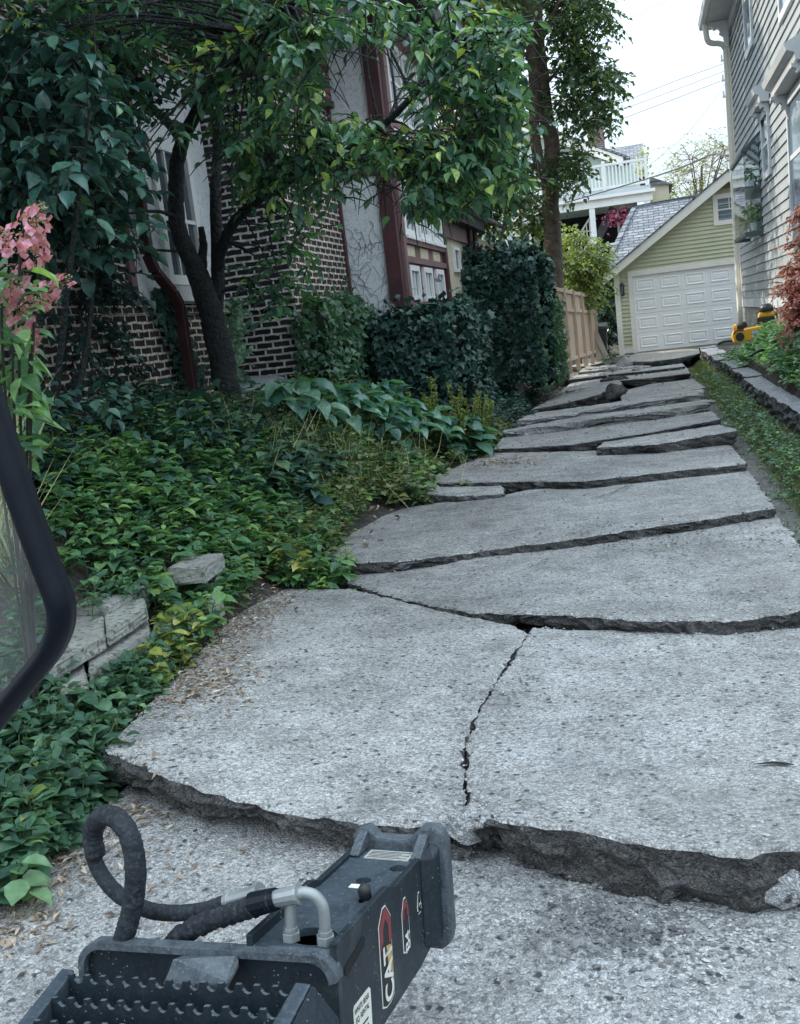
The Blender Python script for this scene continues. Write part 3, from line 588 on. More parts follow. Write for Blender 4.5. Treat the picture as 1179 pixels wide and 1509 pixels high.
stuff_leaves('undergrowth', cat(plants(1100, bank(-4.4, -3.2, 6.2, 10.6), .09, .16, 9, tone=-.03), plants(500, bank(-4.8, -3.2, 4.6, 6.8), .09, .30, 9), plants(160, bank(-4.4, -3.3, 5.6, 8.2), .11, .34, 9, tone=.1), plants(70, clear(gregion(440, 735, 55, 22)), .13, .36, 9, tone=.35), plants(60, clear(gregion(330, 690, 80, 25)), .12, .40, 9, tone=.2)), G['l_coverd'], 'full', 'dark shaded undergrowth along the foot of the brick house', 'undergrowth')
stuff_leaves('olive_weeds', cat(plants(750, clear(region(520, 690, 60, 22, .35)), .055, .25, 8, tone=.0), plants(380, clear(gregion(560, 745, 38, 20)), .06, .2, 8, tone=.05), plants(200, clear(gregion(470, 805, 26, 28)), .06, .18, 8, tone=.1), plants(160, clear(gregion(395, 850, 22, 22)), .055, .16, 8, tone=.1), plants(160, clear(gregion(720, 650, 26, 12)), .06, .2, 8, tone=.05), plants(500, clear(bank(-2.75, -2.0, 6, 14)), .06, .2, 8), plants(300, clear(region(420, 680, 50, 20, .5)), .055, .25, 8), plants(260, clear(region(610, 700, 35, 22, .2)), .05, .2, 8, tone=.1)), G['l_olive'], 'mid', 'olive green weeds with thin stems in front of the hostas', 'weeds')
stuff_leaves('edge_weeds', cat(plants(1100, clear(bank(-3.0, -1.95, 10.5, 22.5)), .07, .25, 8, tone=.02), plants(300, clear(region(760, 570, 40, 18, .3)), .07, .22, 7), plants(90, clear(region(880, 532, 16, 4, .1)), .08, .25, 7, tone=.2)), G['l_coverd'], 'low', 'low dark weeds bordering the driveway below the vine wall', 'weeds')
P = []; D = []; N = []; S = []
for _ in range(420):
    g = ghit(rng.uniform(120, 640), rng.uniform(640, 860)); P.append((g[0], g[1], hg(g[0], g[1])+rng.uniform(.02, .2))); t = rng.uniform(0, 6.28); D.append((math.cos(t), math.sin(t), rng.normal()*.4)); N.append(nz(V(0, 0, 1)+.6*rnd(1)[0])); S.append(rng.uniform(.03, .075))
tag(leaves('dead_leaves', P, D, N, S, G['litter'], 'mid', .8), 'brown dead leaves caught among the ground cover', 'leaf litter', kind='stuff')
P = []; D = []; N = []; S = []
for _ in range(230):
    g = ghit(490+rng.normal()*80, 700+rng.normal()*28); P.append((g[0], g[1], hg(g[0], g[1])+.05)); D.append((rng.normal()*.35, rng.normal()*.35, 1)); N.append(rnd(1)[0]); S.append(rng.uniform(.25, .55))
tag(leaves('wispy_stems', P, D, N, S, G['l_dry'], 'blade', .16), 'thin dry stalks standing up out of the olive weeds', 'weeds', kind='stuff')
# goldenrod-like spikes in front of the trellis
for i, (u, v, y, lab) in enumerate([(645, 640, 10.9, 'leftmost plant with yellow-green flower spikes, behind the hostas'), (676, 638, 11.0, 'middle plant with yellow-green flower spikes, in front of the vine-covered box'), (704, 632, 11.3, 'rightmost plant with yellow-green flower spikes, at the foot of the vine trellis')]):
    b = at(u, v, y); b[2] = hg(b[0], b[1]); t = thing('spike_plant', lab, 'flowering plant', b, 'plants with yellow-green flower spikes'); P = []; D = []; N = []; S = []; sp = MB(); FP = []; FD = []
    for j in range(7):
        top = b+V(rng.normal()*.16, rng.normal()*.16, rng.uniform(.55, .85)); sp.tube([b, (b+top)/2+.02*rnd(1)[0], top], [.008, .006, .003], 4)
        for q in range(26): f = q/26*.62; P.append(b+(top-b)*f); a = q*2.4; D.append((math.cos(a), math.sin(a), .3)); N.append(nz(V(0, 0, 1)+.4*rnd(1)[0])); S.append(.12*(1-f*.6))
        for q in range(50): f = .58+.42*rng.random(); a = rng.uniform(0, 6.28); FP.append(b+(top-b)*f); FD.append((math.cos(a), math.sin(a), .8)); 
    leaves('foliage', P, D, N, S, G['l_olive'], 'low', .8, parent=t); leaves('flower_spikes', FP, FD, rnd(len(FP)), .042, G['l_yel'], 'low', parent=t, var=rng.uniform(.2, .7, len(FP))); sp.build('stem', G['stem'], t)
# hostas
HO = [(440, 610, 10.2, 'leftmost hosta clump, against the brick pier'), (497, 612, 10.0, 'second hosta clump from the brick pier'), (545, 618, 10.0, 'hosta clump in the middle of the row, leaves catching most light'), (588, 630, 9.9, 'hosta clump right of the middle of the row'), (630, 640, 9.9, 'fifth hosta clump from the brick pier, drooping towards the driveway'), (675, 645, 10.3, 'rightmost hosta clump, nearest to the driveway slabs'), (560, 600, 10.8, 'hosta clump at the back of the row, below the ivy')]
for i, (u, v, y, lab) in enumerate(HO):
    b = ghit(u, v+26); t = thing('hosta', lab, 'hosta', b, 'hostas between the brick pier and the driveway'); P = []; D = []; N = []; S = []; sp = MB()
    for j in range(46):
        a = j*2.4+rng.uniform(-.3, .3); rr = .06+.30*(j/46); z = .38*(1-(j/46)**1.6)+.06; q = b+V(math.cos(a)*rr, math.sin(a)*rr, z)
        sp.tube([b, b+V(math.cos(a)*rr*.5, math.sin(a)*rr*.5, z*.8), q], [.007, .006, .004], 4)
        P.append(q); D.append((math.cos(a), math.sin(a), rng.uniform(-.75, .25))); N.append(nz(V(0, 0, 1)+.25*rnd(1)[0])); S.append(rng.uniform(.18, .28))
    leaves('leaf_rosette', P, D, N, S, G['l_hosta'], 'hosta', 1., parent=t); sp.build('stem', G['stem'], t)
# grass on the right
def grass(name, n, fx, h, mat, label, w=.12, catg='grass'):
    P = []; D = []; N = []; S = []
    for _ in range(n):
        q = fx()
        if q is None or slab_z(q[0], q[1]) is not None: continue
        x, y = q[:2]; P.append((x, y, hg(x, y)+(q[2] if len(q) > 2 else 0))); a = rng.uniform(0, 6.28); D.append((math.cos(a)*.6, math.sin(a)*.6, rng.uniform(.3, 1))); N.append(rnd(1)[0]); S.append(h*rng.uniform(.5, 1.3)*max(1, y/12))
    return tag(leaves(name, P, D, N, S, mat, 'blade', max(w/.06*.35, .5)), label, catg, kind='stuff')
grass('grass', 16000, lambda: (rng.normal()*.16+1.08, 5+18*rng.random()**1.3), .07, G['l_grass'], 'thin grass growing between the slabs and the stone wall', w=.2)
stuff_leaves('clover', plants(1500, clear(lambda: (rng.normal()*.12+1.1, 5+16*rng.random()**1.3)), .035, .07, 6), G['l_cover'], 'low', 'small-leaved weeds in the strip along the stone wall', 'weeds')
stuff_leaves('garden_weeds', cat(plants(2600, lambda: (rng.uniform(1.55, 2.0), rng.uniform(8.5, 18.5)), .065, .17, 8, tone=.05), plants(420, lambda: (rng.uniform(1.35, 1.95), rng.uniform(16.8, 20.5)), .08, .26, 9, tone=.12)), G['l_cover'], 'low', 'green weeds covering the raised soil behind the stone wall', 'weeds')
for u, v, lab, n in [(737, 908, 'grass tuft growing out of the long gap between the two big slabs', 70), (880, 1238, 'tiny grass tuft on the thick broken slab front', 20), (757, 806, 'grass tuft at the lifted slab edge in the middle of the driveway', 40)]:
    g = gz(u, v, .03); P = g+np.c_[rng.normal(size=n)*(.05 if n > 30 else .015), rng.normal(size=n)*.012, np.zeros(n)]; a = rng.uniform(0, 6.28, n)
    tag(leaves('grass_tuft', P, np.c_[np.cos(a), np.sin(a), rng.uniform(.1, .7, n)], rnd(n), rng.uniform(.025, .055, n), G['l_grass'], 'blade', 1.), lab, 'grass tuft', 'grass tufts in the slab gaps')
# tall dry grass at the far left, behind the cab glass
P = []; D = []; N = []; S = []
for _ in range(3600):
    g = at(rng.uniform(-260, 45), 930, rng.uniform(3.9, 4.9)); x, y = g[0], g[1]; P.append((x, y, hg(x, y))); a = rng.uniform(0, 6.28); D.append((math.cos(a)*.45, math.sin(a)*.45, 1)); N.append(rnd(1)[0]); S.append(rng.uniform(.3, .8))
tag(leaves('tall_grass', P, D, N, S, G['l_dry'], 'blade', .22), 'tall pale dry grass at the left, partly seen through the cab window', 'grass', kind='stuff')
# ------------------------------------------------------------------ trees, shrubs and vines
def limb(mb, pts, r0, r1, n=10, sub=5):
    p = sm_path(pts, sub); k = len(p); rr = [r0+(r1-r0)*i/(k-1) for i in range(k)]
    p = [q+(.10*rr[i])*rnd(1)[0] for i, q in enumerate(p)]; mb.tube(p, rr, n); return p
def scatter(n, spots):
    """crown clusters: (u, v, su, sv, y0, y1, weight)"""
    wts = np.array([s[6] for s in spots], float); wts /= wts.sum(); out = []
    for i in rng.choice(len(spots), n, p=wts):
        u, v, su, sv, y0, y1, _ = spots[i]
        a, b = rng.uniform(-1, 1, 2)
        out.append(at(u+su*a, v+sv*b, rng.uniform(y0, y1)))
    return out
def nearest_branches(mb, cents, skel, r=.012, n=5):
    sk_ = np.array(skel)
    for c in cents:
        d = np.linalg.norm(sk_-c, axis=1); j = int(np.argmin(d))
        if d[j] < .05: continue
        m = (sk_[j]+c)/2+V(0, 0, .08*d[j])+.05*d[j]*rnd(1)[0]; mb.tube(sm_path([sk_[j], m, c], 3), [r*(1-.7*i/6) for i in range(7)], n, cap=False)
# garden tree
b = at(345, 628, 8.9); b[2] = hg(b[0], b[1])-.05
T = thing('garden_tree', 'leaning multi-stemmed garden tree in front of the brick house, leafy branches over the bed', 'tree', b)
mb = MB(); sk_pts = []
A = lambda l: [at(*q) for q in l]
sk_pts += limb(mb, [b]+A([(338, 590, 8.9), (322, 500, 8.9), (302, 430, 8.9), (287, 390, 8.9)]), .145, .10, 14)
sk_pts += limb(mb, A([(290, 398, 8.9), (266, 350, 8.85), (260, 300, 8.8), (262, 240, 8.7), (270, 205, 8.6)]), .088, .06, 10)
sk_pts += limb(mb, A([(270, 207, 8.6), (245, 178, 8.4), (215, 150, 8.1), (190, 110, 7.8)]), .05, .02, 8)
sk_pts += limb(mb, A([(268, 210, 8.6), (300, 150, 8.2), (345, 95, 7.7), (380, 60, 7.2), (420, 10, 6.8)]), .06, .03, 8)
sk_pts += limb(mb, A([(318, 470, 8.95), (322, 400, 9.0), (318, 300, 9.0), (322, 200, 9.1), (330, 90, 9.0)]), .075, .035, 9)
sk_pts += limb(mb, A([(322, 400, 9.0), (326, 372, 8.9), (345, 330, 8.7), (385, 292, 8.4), (440, 262, 8.0), (490, 238, 7.6), (545, 235, 7.3)]), .06, .028, 9)
sk_pts += limb(mb, A([(490, 238, 7.6), (560, 190, 7.4), (620, 130, 7.2), (670, 80, 7.1)]), .032, .016, 7)
sk_pts += limb(mb, A([(545, 230, 7.3), (620, 225, 7.2), (690, 205, 7.2), (740, 170, 7.2)]), .02, .01, 6)
sk_pts += limb(mb, A([(262, 320, 8.8), (230, 312, 8.5), (180, 318, 8.1), (150, 340, 7.8)]), .018, .01, 6)
sk_pts += limb(mb, A([(287, 372, 8.9), (220, 368, 8.6), (170, 360, 8.2)]), .016, .008, 6)
sk_pts += limb(mb, A([(298, 395, 8.95), (300, 360, 9.0), (296, 335, 9.0)]), .05, .03, 8)
mb.build('trunk', G['bark'], T, smooth=True)
spots = [(300, 40, 260, 60, 6.3, 8.5, 5.2), (560, 40, 160, 50, 6.3, 8, 3), (180, 190, 110, 90, 6.5, 8.3, 2.4), (400, 150, 90, 60, 6.8, 8.6, 1.9), (430, 225, 80, 40, 7.2, 8.6, 1.9), (480, 190, 60, 50, 7, 8.4, 1.4), (640, 190, 130, 70, 6.6, 7.8, 4.4), (590, 255, 70, 30, 6.8, 7.6, 1.5), (700, 235, 60, 40, 6.6, 7.5, 1.4), (700, 110, 80, 70, 6.6, 8, 2.4), (620, 300, 45, 22, 6.9, 7.4, .8), (425, 385, 30, 65, 8.2, 9.2, 1.0), (390, 260, 40, 30, 8, 8.8, .6), (130, 90, 90, 80, 6, 7.5, 1.6), (520, 262, 40, 18, 7.2, 7.8, .5), (60, 40, 60, 40, 5.5, 7, 1)]
def hole(c):   # openings of the crown through which the house shows
    q = V(*(ROT.T@(c-CAMP))); u, v = CX+FPX*q[0]/q[2], CY+FPX*q[1]/q[2]
    return (470 < u < 612 and 62 < v < 178) or (500 < u < 600 and 255 < v < 460) or (v > 322 and u > 470) or (178 < u < 345 and 205 < v < 440 and rng.random() < .85) or (640 < u < 680 and 145 < v < 195) or u > 775 or (555 < u < 600 and 60 < v < 200)
cents = [c for c in scatter(440, spots) if not hole(c)]
mbt = MB(); nearest_branches(mbt, cents, sk_pts, .013); mbt.build('branches', G['bark'], T, smooth=True)
tone = [(.14 if c[0] > -2.7 and rng.random() < .75 else 0)+(.45 if rng.random() < .045 else 0)+rng.normal()*.05 for c in cents]  # lighter tone on the right and on stray clusters paints sunlit leaves
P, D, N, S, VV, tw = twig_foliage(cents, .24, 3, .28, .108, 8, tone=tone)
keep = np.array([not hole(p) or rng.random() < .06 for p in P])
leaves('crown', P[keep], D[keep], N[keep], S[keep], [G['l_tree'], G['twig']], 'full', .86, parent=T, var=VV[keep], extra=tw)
# shrubs at the left
def shrub(name, label, c, base, spots, n, mat, ls, kind='full', tw=3, tl=.3, rad=.25, stems=6, lpt=7, cat_='shrub', width=1., tone0=0, twr=.02):
    base = np.array(base, float); t = thing(name, label, cat_, base); cents = [c for c in scatter(n, spots) if not (172 < upx(c)[0] < 345 and 185 < upx(c)[1] < 560)]; mb = MB(); sk = []
    for j in range(stems):
        e = cents[int(rng.integers(len(cents)))]; sk += limb(mb, [base+V(rng.normal()*.08, rng.normal()*.08, 0), base*.5+e*.5+.12*rnd(1)[0], e], twr*1.6, twr*.5, 6)
    nearest_branches(mb, cents[::2], sk, twr*.5, 4); mb.build('stems', G['bark'], t, smooth=True)
    P, D, N, S, VV, twm = twig_foliage(cents, rad, tw, tl, ls, lpt, tone=[tone0+rng.normal()*.06 for _ in cents])
    leaves('foliage', P, D, N, S, [mat, G['twig']], kind, width, parent=t, var=VV, extra=twm); return t
def gpos(u, v, y, dz=0): p = at(u, v, y); p[2] = hg(p[0], p[1])+dz; return p
shrub('broadleaf_shrub', 'tall dark broadleaf shrub at the left edge behind the pink hydrangea', 0, gpos(60, 640, 6.2), [(60, 200, 80, 70, 5.2, 6.6, 3), (70, 300, 90, 50, 5.4, 6.8, 2.5), (130, 290, 50, 40, 5.8, 6.6, 1.2), (60, 90, 70, 60, 5.2, 6.5, 2), (150, 330, 40, 20, 6, 6.6, .5), (30, 400, 40, 90, 6, 7, 1.5)], 150, G['l_dark'], .125, tone0=.12)
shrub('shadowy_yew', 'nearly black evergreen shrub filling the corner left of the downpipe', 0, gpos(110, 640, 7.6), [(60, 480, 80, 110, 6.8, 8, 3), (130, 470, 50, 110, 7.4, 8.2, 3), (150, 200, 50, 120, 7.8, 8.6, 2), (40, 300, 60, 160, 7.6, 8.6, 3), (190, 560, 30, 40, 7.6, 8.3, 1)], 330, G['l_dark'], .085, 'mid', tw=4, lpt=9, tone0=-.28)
shrub('leafy_bush', 'low leafy bush in shade at the foot of the evergreen corner', 0, gpos(70, 700, 5.6), [(70, 620, 90, 45, 5.3, 6.6, 3), (170, 640, 60, 45, 6, 7.2, 2), (60, 690, 70, 40, 5, 6, 2), (250, 660, 60, 30, 6.3, 7.6, 1.2)], 105, G['l_coverd'], .10, tone0=.0)
# hydrangea
hb = gpos(-20, 700, 3.1); H = thing('hydrangea', 'hydrangea with drooping pink flower heads at the left edge', 'hydrangea', hb)
mb = MB(); LP = []; LD = []
def bloom(u0, v0, u1, v1, y, r, nf):
    a, c = at(u0, v0, y), at(u1, v1, y); nf = int(nf*1.7); P = []; D = []; N = []; S = []; BP = []
    ax = nz(c-a); l = np.linalg.norm(c-a)
    for _ in range(nf):
        f = rng.random(); q = a+ax*l*f; dd = nz(np.cross(ax, rnd(1)[0])); o_ = q+dd*r*(1-.65*f)*rng.uniform(.75, 1.1)
        n_ = nz(dd+.5*rnd(1)[0]+V(0, -.3, .2)); x = nz(np.cross(n_, rnd(1)[0])); y_ = np.cross(n_, x); sz = .0165*rng.uniform(.8, 1.25)
        for k in range(4): P.append(o_); D.append(nz(x*math.cos(k*1.57)+y_*math.sin(k*1.57)+n_*.2)); N.append(n_); S.append(sz)
    for _ in range(nf*5):
        f = rng.random(); BP.append(a+ax*l*(f*1.12)+nz(np.cross(ax, rnd(1)[0]))*r*(1-.8*f)*rng.random()*.85)
    bl = leaves('bloom', P, D, N, S, G['l_pink'], 'mid', 1.7, parent=H); leaves('buds', BP, rnd(len(BP)), rnd(len(BP)), .007, G['l_bud'], 'mid', 1.6, parent=bl)
    mb.tube(sm_path([hb, hb*.5+a*.5+V(0, 0, .15), a, c], 5), .005, 5)
bloom(30, 375, 62, 308, 2.9, .085, 46); bloom(-8, 425, 45, 395, 2.95, .06, 20); bloom(55, 440, 100, 412, 2.95, .05, 18); bloom(20, 480, 50, 445, 2.9, .055, 18); bloom(2, 440, 30, 420, 2.8, .05, 14); bloom(45, 520, 55, 480, 3.0, .03, 6); bloom(-40, 360, 8, 345, 2.9, .07, 26)
for i in range(260):
    p = at(rng.uniform(-90, 50), rng.uniform(400, 680), rng.uniform(2.75, 3.3)); LP.append(p); LD.append((rng.normal()*.5+.5, rng.normal()*.4-.3, rng.normal()*.35-.25))
mb.build('stems', G['twig'], H, smooth=True)
leaves('foliage', LP, LD, [nz(V(0, 0, 1)+.4*rnd(1)[0]) for _ in LP], rng.uniform(.07, .14, len(LP)), G['l_cover'], 'full', .8, parent=H)
# ivy masses
def ivy_on(faces, n, ls, bulge, seed=0):
    """faces: (origin, a, b, normal) rectangles"""
    ar = np.array([np.linalg.norm(np.cross(f[1], f[2])) for f in faces]); P = []; D = []; N = []; S = []; VV = []
    for i in rng.choice(len(faces), n, p=ar/ar.sum()):
        o_, a, b_, nn = [np.array(q, float) for q in faces[i]]; s, t = rng.random(2); q = o_+a*s+b_*t
        bump = .5+.5*math.sin(q[0]*5+q[2]*4)*math.cos(q[1]*4-q[2]*5+seed); q = q+nn*bulge*(bump*rng.uniform(.5, 1)+rng.uniform(0, .35))+.03*rnd(1)[0]
        P.append(q); D.append(nz(V(0, 0, -.6)+.8*rnd(1)[0]+nn*.4)); N.append(nz(nn+V(0, 0, .4)+.65*rnd(1)[0])); S.append(ls*rng.uniform(.5, 1.3)); VV.append(.15+.5*bump*rng.random()+.2*rng.random())
    return P, D, N, S, VV
def ivy_box(name, label, x0, x1, y0, y1, z0, z1, n, ls, bulge, mat, posts=None, core_in=.10, topb=1, n_extra=0):
    t = thing(name, label, 'ivy', ((x0+x1)/2, (y0+y1)/2, z0)); F = [((x0, y0, z0), (x1-x0, 0, 0), (0, 0, z1-z0), (0, -1, 0)), ((x1, y0, z0), (0, y1-y0, 0), (0, 0, z1-z0), (1, 0, 0)), ((x0, y0, z0), (0, y1-y0, 0), (0, 0, z1-z0), (-1, 0, 0)), ((x0, y0, z1), (x1-x0, 0, 0), (0, y1-y0, 0), (0, 0, 1))]
    P, D, N, S, VV = ivy_on(F, n, ls, bulge); i = core_in
    for _ in range(n_extra):
        e_ = V(rng.uniform(x0, x1), rng.uniform(y0, y1), z1+bulge*.6+abs(rng.normal())*.12) if rng.random() < .6 else V(rng.uniform(x0, x1), y0-bulge-abs(rng.normal())*.09, rng.uniform(z0, z1)); P.append(e_); D.append(nz(rnd(1)[0]+V(0, 0, -.3))); N.append(nz(rnd(1)[0]+V(0, 0, 1))); S.append(ls); VV.append(.5*rng.random())
    leaves('foliage', P, D, N, S, mat, 'ivy', 1., parent=t, var=np.array(VV)); MB().box((x0+i, y0+i, z0), (x1-i, y1-i, z1-i*.5)).build('shade_core', G['hedge_shade'], t)  # solid near-black core paints the shade inside the ivy
    for (px, py, pz) in posts or []:
        k = MB(); k.box((px-.05, py-.05, z0-.3), (px+.05, py+.05, pz)); k.build('post', G['post'], t)
    return t
G['post'] = pmat('shaded_post', (.05, .058, .06), (.09, .095, .095), 5, .9, .4)  # post colour darkened to carry the shade under the vines
G['hedge_shade'] = pmat('hedge_shade', (.004, .008, .008), (.012, .02, .016), 20, .9, .5)
ivy_box('ivy_mass', 'ivy clothing the base of the brick corner beside the stucco panel', -3.66, -3.40, 10.25, 12.5, .55, 1.86, 5200, .085, .12, G['l_ivyl'], n_extra=120)
ivy_box('ivy_mass', 'clipped dark ivy box below the row of white windows', -3.16, -2.12, 11.55, 13.3, .35, 1.66, 7000, .085, .10, G['l_ivy'], n_extra=200)
tp = [(-3.05, 16.90, 1.25), (-2.14, 16.90, 1.3)]
ivy_box('vine_trellis', 'tall dark vine-covered trellis with grey wooden posts, beside the plank fence', -3.22, -1.72, 16.95, 18.6, .45, 2.48, 11500, .105, .14, G['l_ivy'], tp, n_extra=900)
ivy_box('vine_skirt', 'lighter vine growth hanging down the driveway side of the trellis', -1.82, -1.62, 17.0, 18.9, .3, 1.75, 2200, .09, .14, G['l_ivyl'])
# creeper on the downpipe and loose twigs on the stucco are part of the house wall growth
P = []; D = []; N = []; S = []; VV = []
for _ in range(900):
    s_ = rng.random(); q = atx(238+s_*52+rng.normal()*9, 425+s_*150, -4.33)
    P.append(q); D.append(nz(V(.2, 0, -.7)+.6*rnd(1)[0])); N.append(nz(V(1, -.3, .3)+.4*rnd(1)[0])); S.append(rng.uniform(.04, .08)); VV.append(rng.random()*.6)
tag(leaves('climbing_ivy', P, D, N, S, G['l_ivy'], 'ivy', var=np.array(VV)), 'thin strand of ivy climbing the wall beside the maroon downpipe', 'ivy')
P = []; D = []; N = []; S = []
for _ in range(170):
    s_ = rng.random(); q = atx(345+rng.normal()*10, 440+s_*140, -3.95); P.append(q); D.append(nz(V(.3, -.3, -.6)+.6*rnd(1)[0])); N.append(nz(V(.5, -.6, .5)+.4*rnd(1)[0])); S.append(rng.uniform(.06, .11))
tag(leaves('climbing_vine', P, D, N, S, G['l_ivyl'], 'ivy'), 'sparse light green vine in the corner between window wall and brick pier', 'ivy')
# tall tree by the fence
b = at(818, 470, 22); b[2] = hg(b[0], b[1]); T = thing('tall_tree', 'tall two-stemmed tree rising behind the vine trellis, leafy twigs against the sky', 'tree', b)
mb = MB(); sk_pts = []
sk_pts += limb(mb, [b]+A([(816, 360, 22), (812, 290, 22), (813, 215, 22), (804, 165, 22), (798, 100, 22), (792, 40, 22), (788, -60, 22), (790, -200, 22)]), .195, .11, 12)
sk_pts += limb(mb, A([(812, 270, 22), (795, 240, 21.8), (788, 190, 21.8), (786, 100, 21.6), (776, 20, 21.5), (770, -80, 21.5)]), .13, .09, 10)
sk_pts += limb(mb, A([(798, 60, 22), (822, 10, 22.2), (850, -40, 22.4)]), .07, .03, 7)
sk_pts += limb(mb, A([(800, 70, 22), (760, 30, 21.5), (720, 0, 21), (690, -30, 21)]), .07, .03, 7)
sk_pts += limb(mb, A([(788, 245, 21.8), (750, 265, 21.3), (715, 290, 21), (700, 330, 20.8)]), .05, .02, 7)
sk_pts += limb(mb, A([(800, 130, 22), (840, 90, 22), (870, 110, 22), (880, 150, 22)]), .04, .012, 6)
mb.build('trunk', G['bark_tall'], T, smooth=True)
sp = [(845, 20, 45, 40, 21, 23, 2), (860, 80, 35, 45, 21, 23, 2.2), (872, 130, 28, 55, 21, 23, 2.2), (850, 170, 25, 25, 21, 23, .8), (800, 10, 60, 40, 22.4, 24, 2), (715, 30, 55, 50, 20, 23, 3), (755, 110, 18, 60, 22.2, 23.2, 1.0), (725, 270, 45, 40, 19.8, 21.5, 2.0), (715, 315, 32, 25, 19.8, 21, 1.3), (775, 290, 16, 50, 22, 23, 1.2), (838, 215, 10, 14, 22, 23, .3), (690, 250, 40, 60, 20, 22, 1.3), (800, -60, 110, 40, 20, 23, 2), (838, 250, 16, 22, 21, 22, .35), (770, -190, 130, 110, 18.5, 24, 4.5), (720, -60, 90, 60, 18, 21, 2)]  # out-of-view spots at the end added to shade the right house
cents = scatter(400, sp); mbt = MB(); nearest_branches(mbt, cents, sk_pts, .018, 4); mbt.build('branches', G['bark_tall'], T, smooth=True)
P, D, N, S, VV, tw = twig_foliage(cents, .34, 6, .45, .14, 8, tone=[rng.normal()*.1 for _ in cents])
leaves('crown', P, D, N, S, [G['l_tall'], G['twig']], 'mid', .95, parent=T, var=VV, extra=tw)
def far_tree(name, label, base, spots, n, mat, ls, rad, tw, lpt, tl, trunkr, kind='low', cat_='tree'):
    t = thing(name, label, cat_, base); cents = [c for c in scatter(n, spots) if not (172 < upx(c)[0] < 345 and 185 < upx(c)[1] < 560)]; mb = MB(); top = np.mean(cents, axis=0)
    sk = limb(mb, [base, base*.5+top*.5+.2*rnd(1)[0], top], trunkr, trunkr*.3, 8)
    for j in range(7): sk += limb(mb, [base*.4+top*.6, (base*.3+top*.5+cents[j]*.2)+V(0, 0, .1), cents[j]], trunkr*.5, trunkr*.12, 5)
    mb.build('trunk', G['bark_tall'], t, smooth=True); mbt = MB(); nearest_branches(mbt, cents, sk, trunkr*.12, 3); mbt.build('branches', G['bark_tall'], t)
    P, D, N, S, VV, twm = twig_foliage(cents, rad, tw, tl, ls, lpt); leaves('crown', P, D, N, S, [mat, G['twig']], kind, 1., parent=t, var=VV, extra=twm); return t
far_tree('background_tree', 'sunlit yellow-green tree glimpsed between the house gable and the tall tree', V(-6.8, 22.5, .3), [(670, 170, 70, 90, 19.5, 27, 3), (610, 60, 90, 90, 18, 26, 3), (560, -80, 120, 90, 18, 26, 3), (720, 290, 30, 40, 24, 28, 1), (680, -40, 80, 80, 20, 26, 2)], 170, G['l_lit'], .20, .7, 6, 8, .7, .22)  # crown enlarged beyond the visible part to dapple the right-hand wall
gb = at(850, 470, 27); gb[2] = hg(gb[0], gb[1])
far_tree('bright_bush', 'bright yellow-green bush looking over the plank fence', gb, [(855, 370, 34, 35, 25.5, 27, 3), (845, 410, 28, 30, 25.2, 26.5, 2.2), (875, 400, 18, 40, 26, 27.5, 1.5), (860, 440, 20, 15, 25.4, 26, .6)], 75, G['l_lit'], .13, .3, 6, 9, .35, .05, 'mid', 'bush')
gb = at(890, 500, 29.5); gb[2] = hg(gb[0], gb[1])
far_tree('dark_conifer', 'dark evergreen bush in the gap between fence and garage', gb, [(888, 450, 20, 50, 28.6, 30, 3), (880, 420, 14, 40, 28.5, 30, 2), (893, 490, 10, 20, 28.6, 29.6, 1)], 60, G['l_dark'], .15, .35, 6, 10, .35, .08, 'mid', 'bush')
fb = at(1030, 430, 60); fb[2] = 0
far_tree('sparse_tree', 'sparse yellowish tree with thin twigs behind the garage roof', fb, [(1035, 240, 45, 38, 58, 63, 3), (1060, 215, 25, 20, 58, 63, 1.2), (1000, 275, 25, 18, 58, 63, 1.2)], 70, G['l_sparse'], .16, .8, 5, 5, 1.0, .2)
fb = at(960, 330, 62); fb[2] = 0
far_tree('sparse_tree', 'small green treetop between the balcony house and the garage roof', fb, [(972, 285, 14, 16, 58, 63, 3)], 16, G['l_lit'], .22, .6, 5, 7, .7, .12)
# red-leaved bush by the right house
rb = at(1180, 500, 13.2); rb[2] = hg(rb[0], rb[1])
far_tree('red_bush', 'tall bush with red and green autumn leaves against the right-hand house', rb, [(1176, 330, 14, 26, 13, 13.8, 1.2), (1180, 390, 20, 36, 12.9, 13.9, 2.6), (1178, 445, 22, 26, 12.9, 13.9, 2.4), (1190, 420, 30, 70, 13, 14, 2)], 80, G['l_red'], .062, .10, 7, 9, .14, .03, 'mid', 'bush')
mg = at(1168, 495, 12.6); mg[2] = hg(mg[0], mg[1]); n = 60; P = mg+rng.normal(size=(n, 3))*V(.08, .08, .08)+V(0, 0, .25); tag(leaves('magenta_flowers', P, rnd(n), rnd(n), .05, G['l_mag'], 'ivy'), 'small clump of magenta flowers below the red bush', 'flowers')
# ------------------------------------------------------------------ brick house on the left
def frame_yz(mb, x, y0, y1, z0, z1, w, d, mi=0):   # picture-frame on a wall facing +X
    mb.box((x, y0, z0), (x+d, y1, z0+w), mi); mb.box((x, y0, z1-w), (x+d, y1, z1), mi); mb.box((x, y0, z0+w), (x+d, y0+w, z1-w), mi); mb.box((x, y1-w, z0+w), (x+d, y1, z1-w), mi)
B = thing('brick_house', 'dark brick and stucco house with maroon timber trim on the left', 'house', (-4, 10, .5))
k = MB(); k.box((-4.7, 3.0, .2), (-4.4, 10.19, 5.5)); k.build('brick_wall', G['brickx'], B)
k = MB(); k.box((-4.398, 3.0, 1.93), (-4.36, 10.19, 2.0)); k.build('brick_ledge', G['brickx'], B)
k = MB(); k.box((-4.4, 10.2, .3), (-3.6, 10.22, 4.32)); k.box((-4.4, 10.17, 1.90), (-3.59, 10.199, 1.985)); k.build('brick_pier', G['bricky'], B)
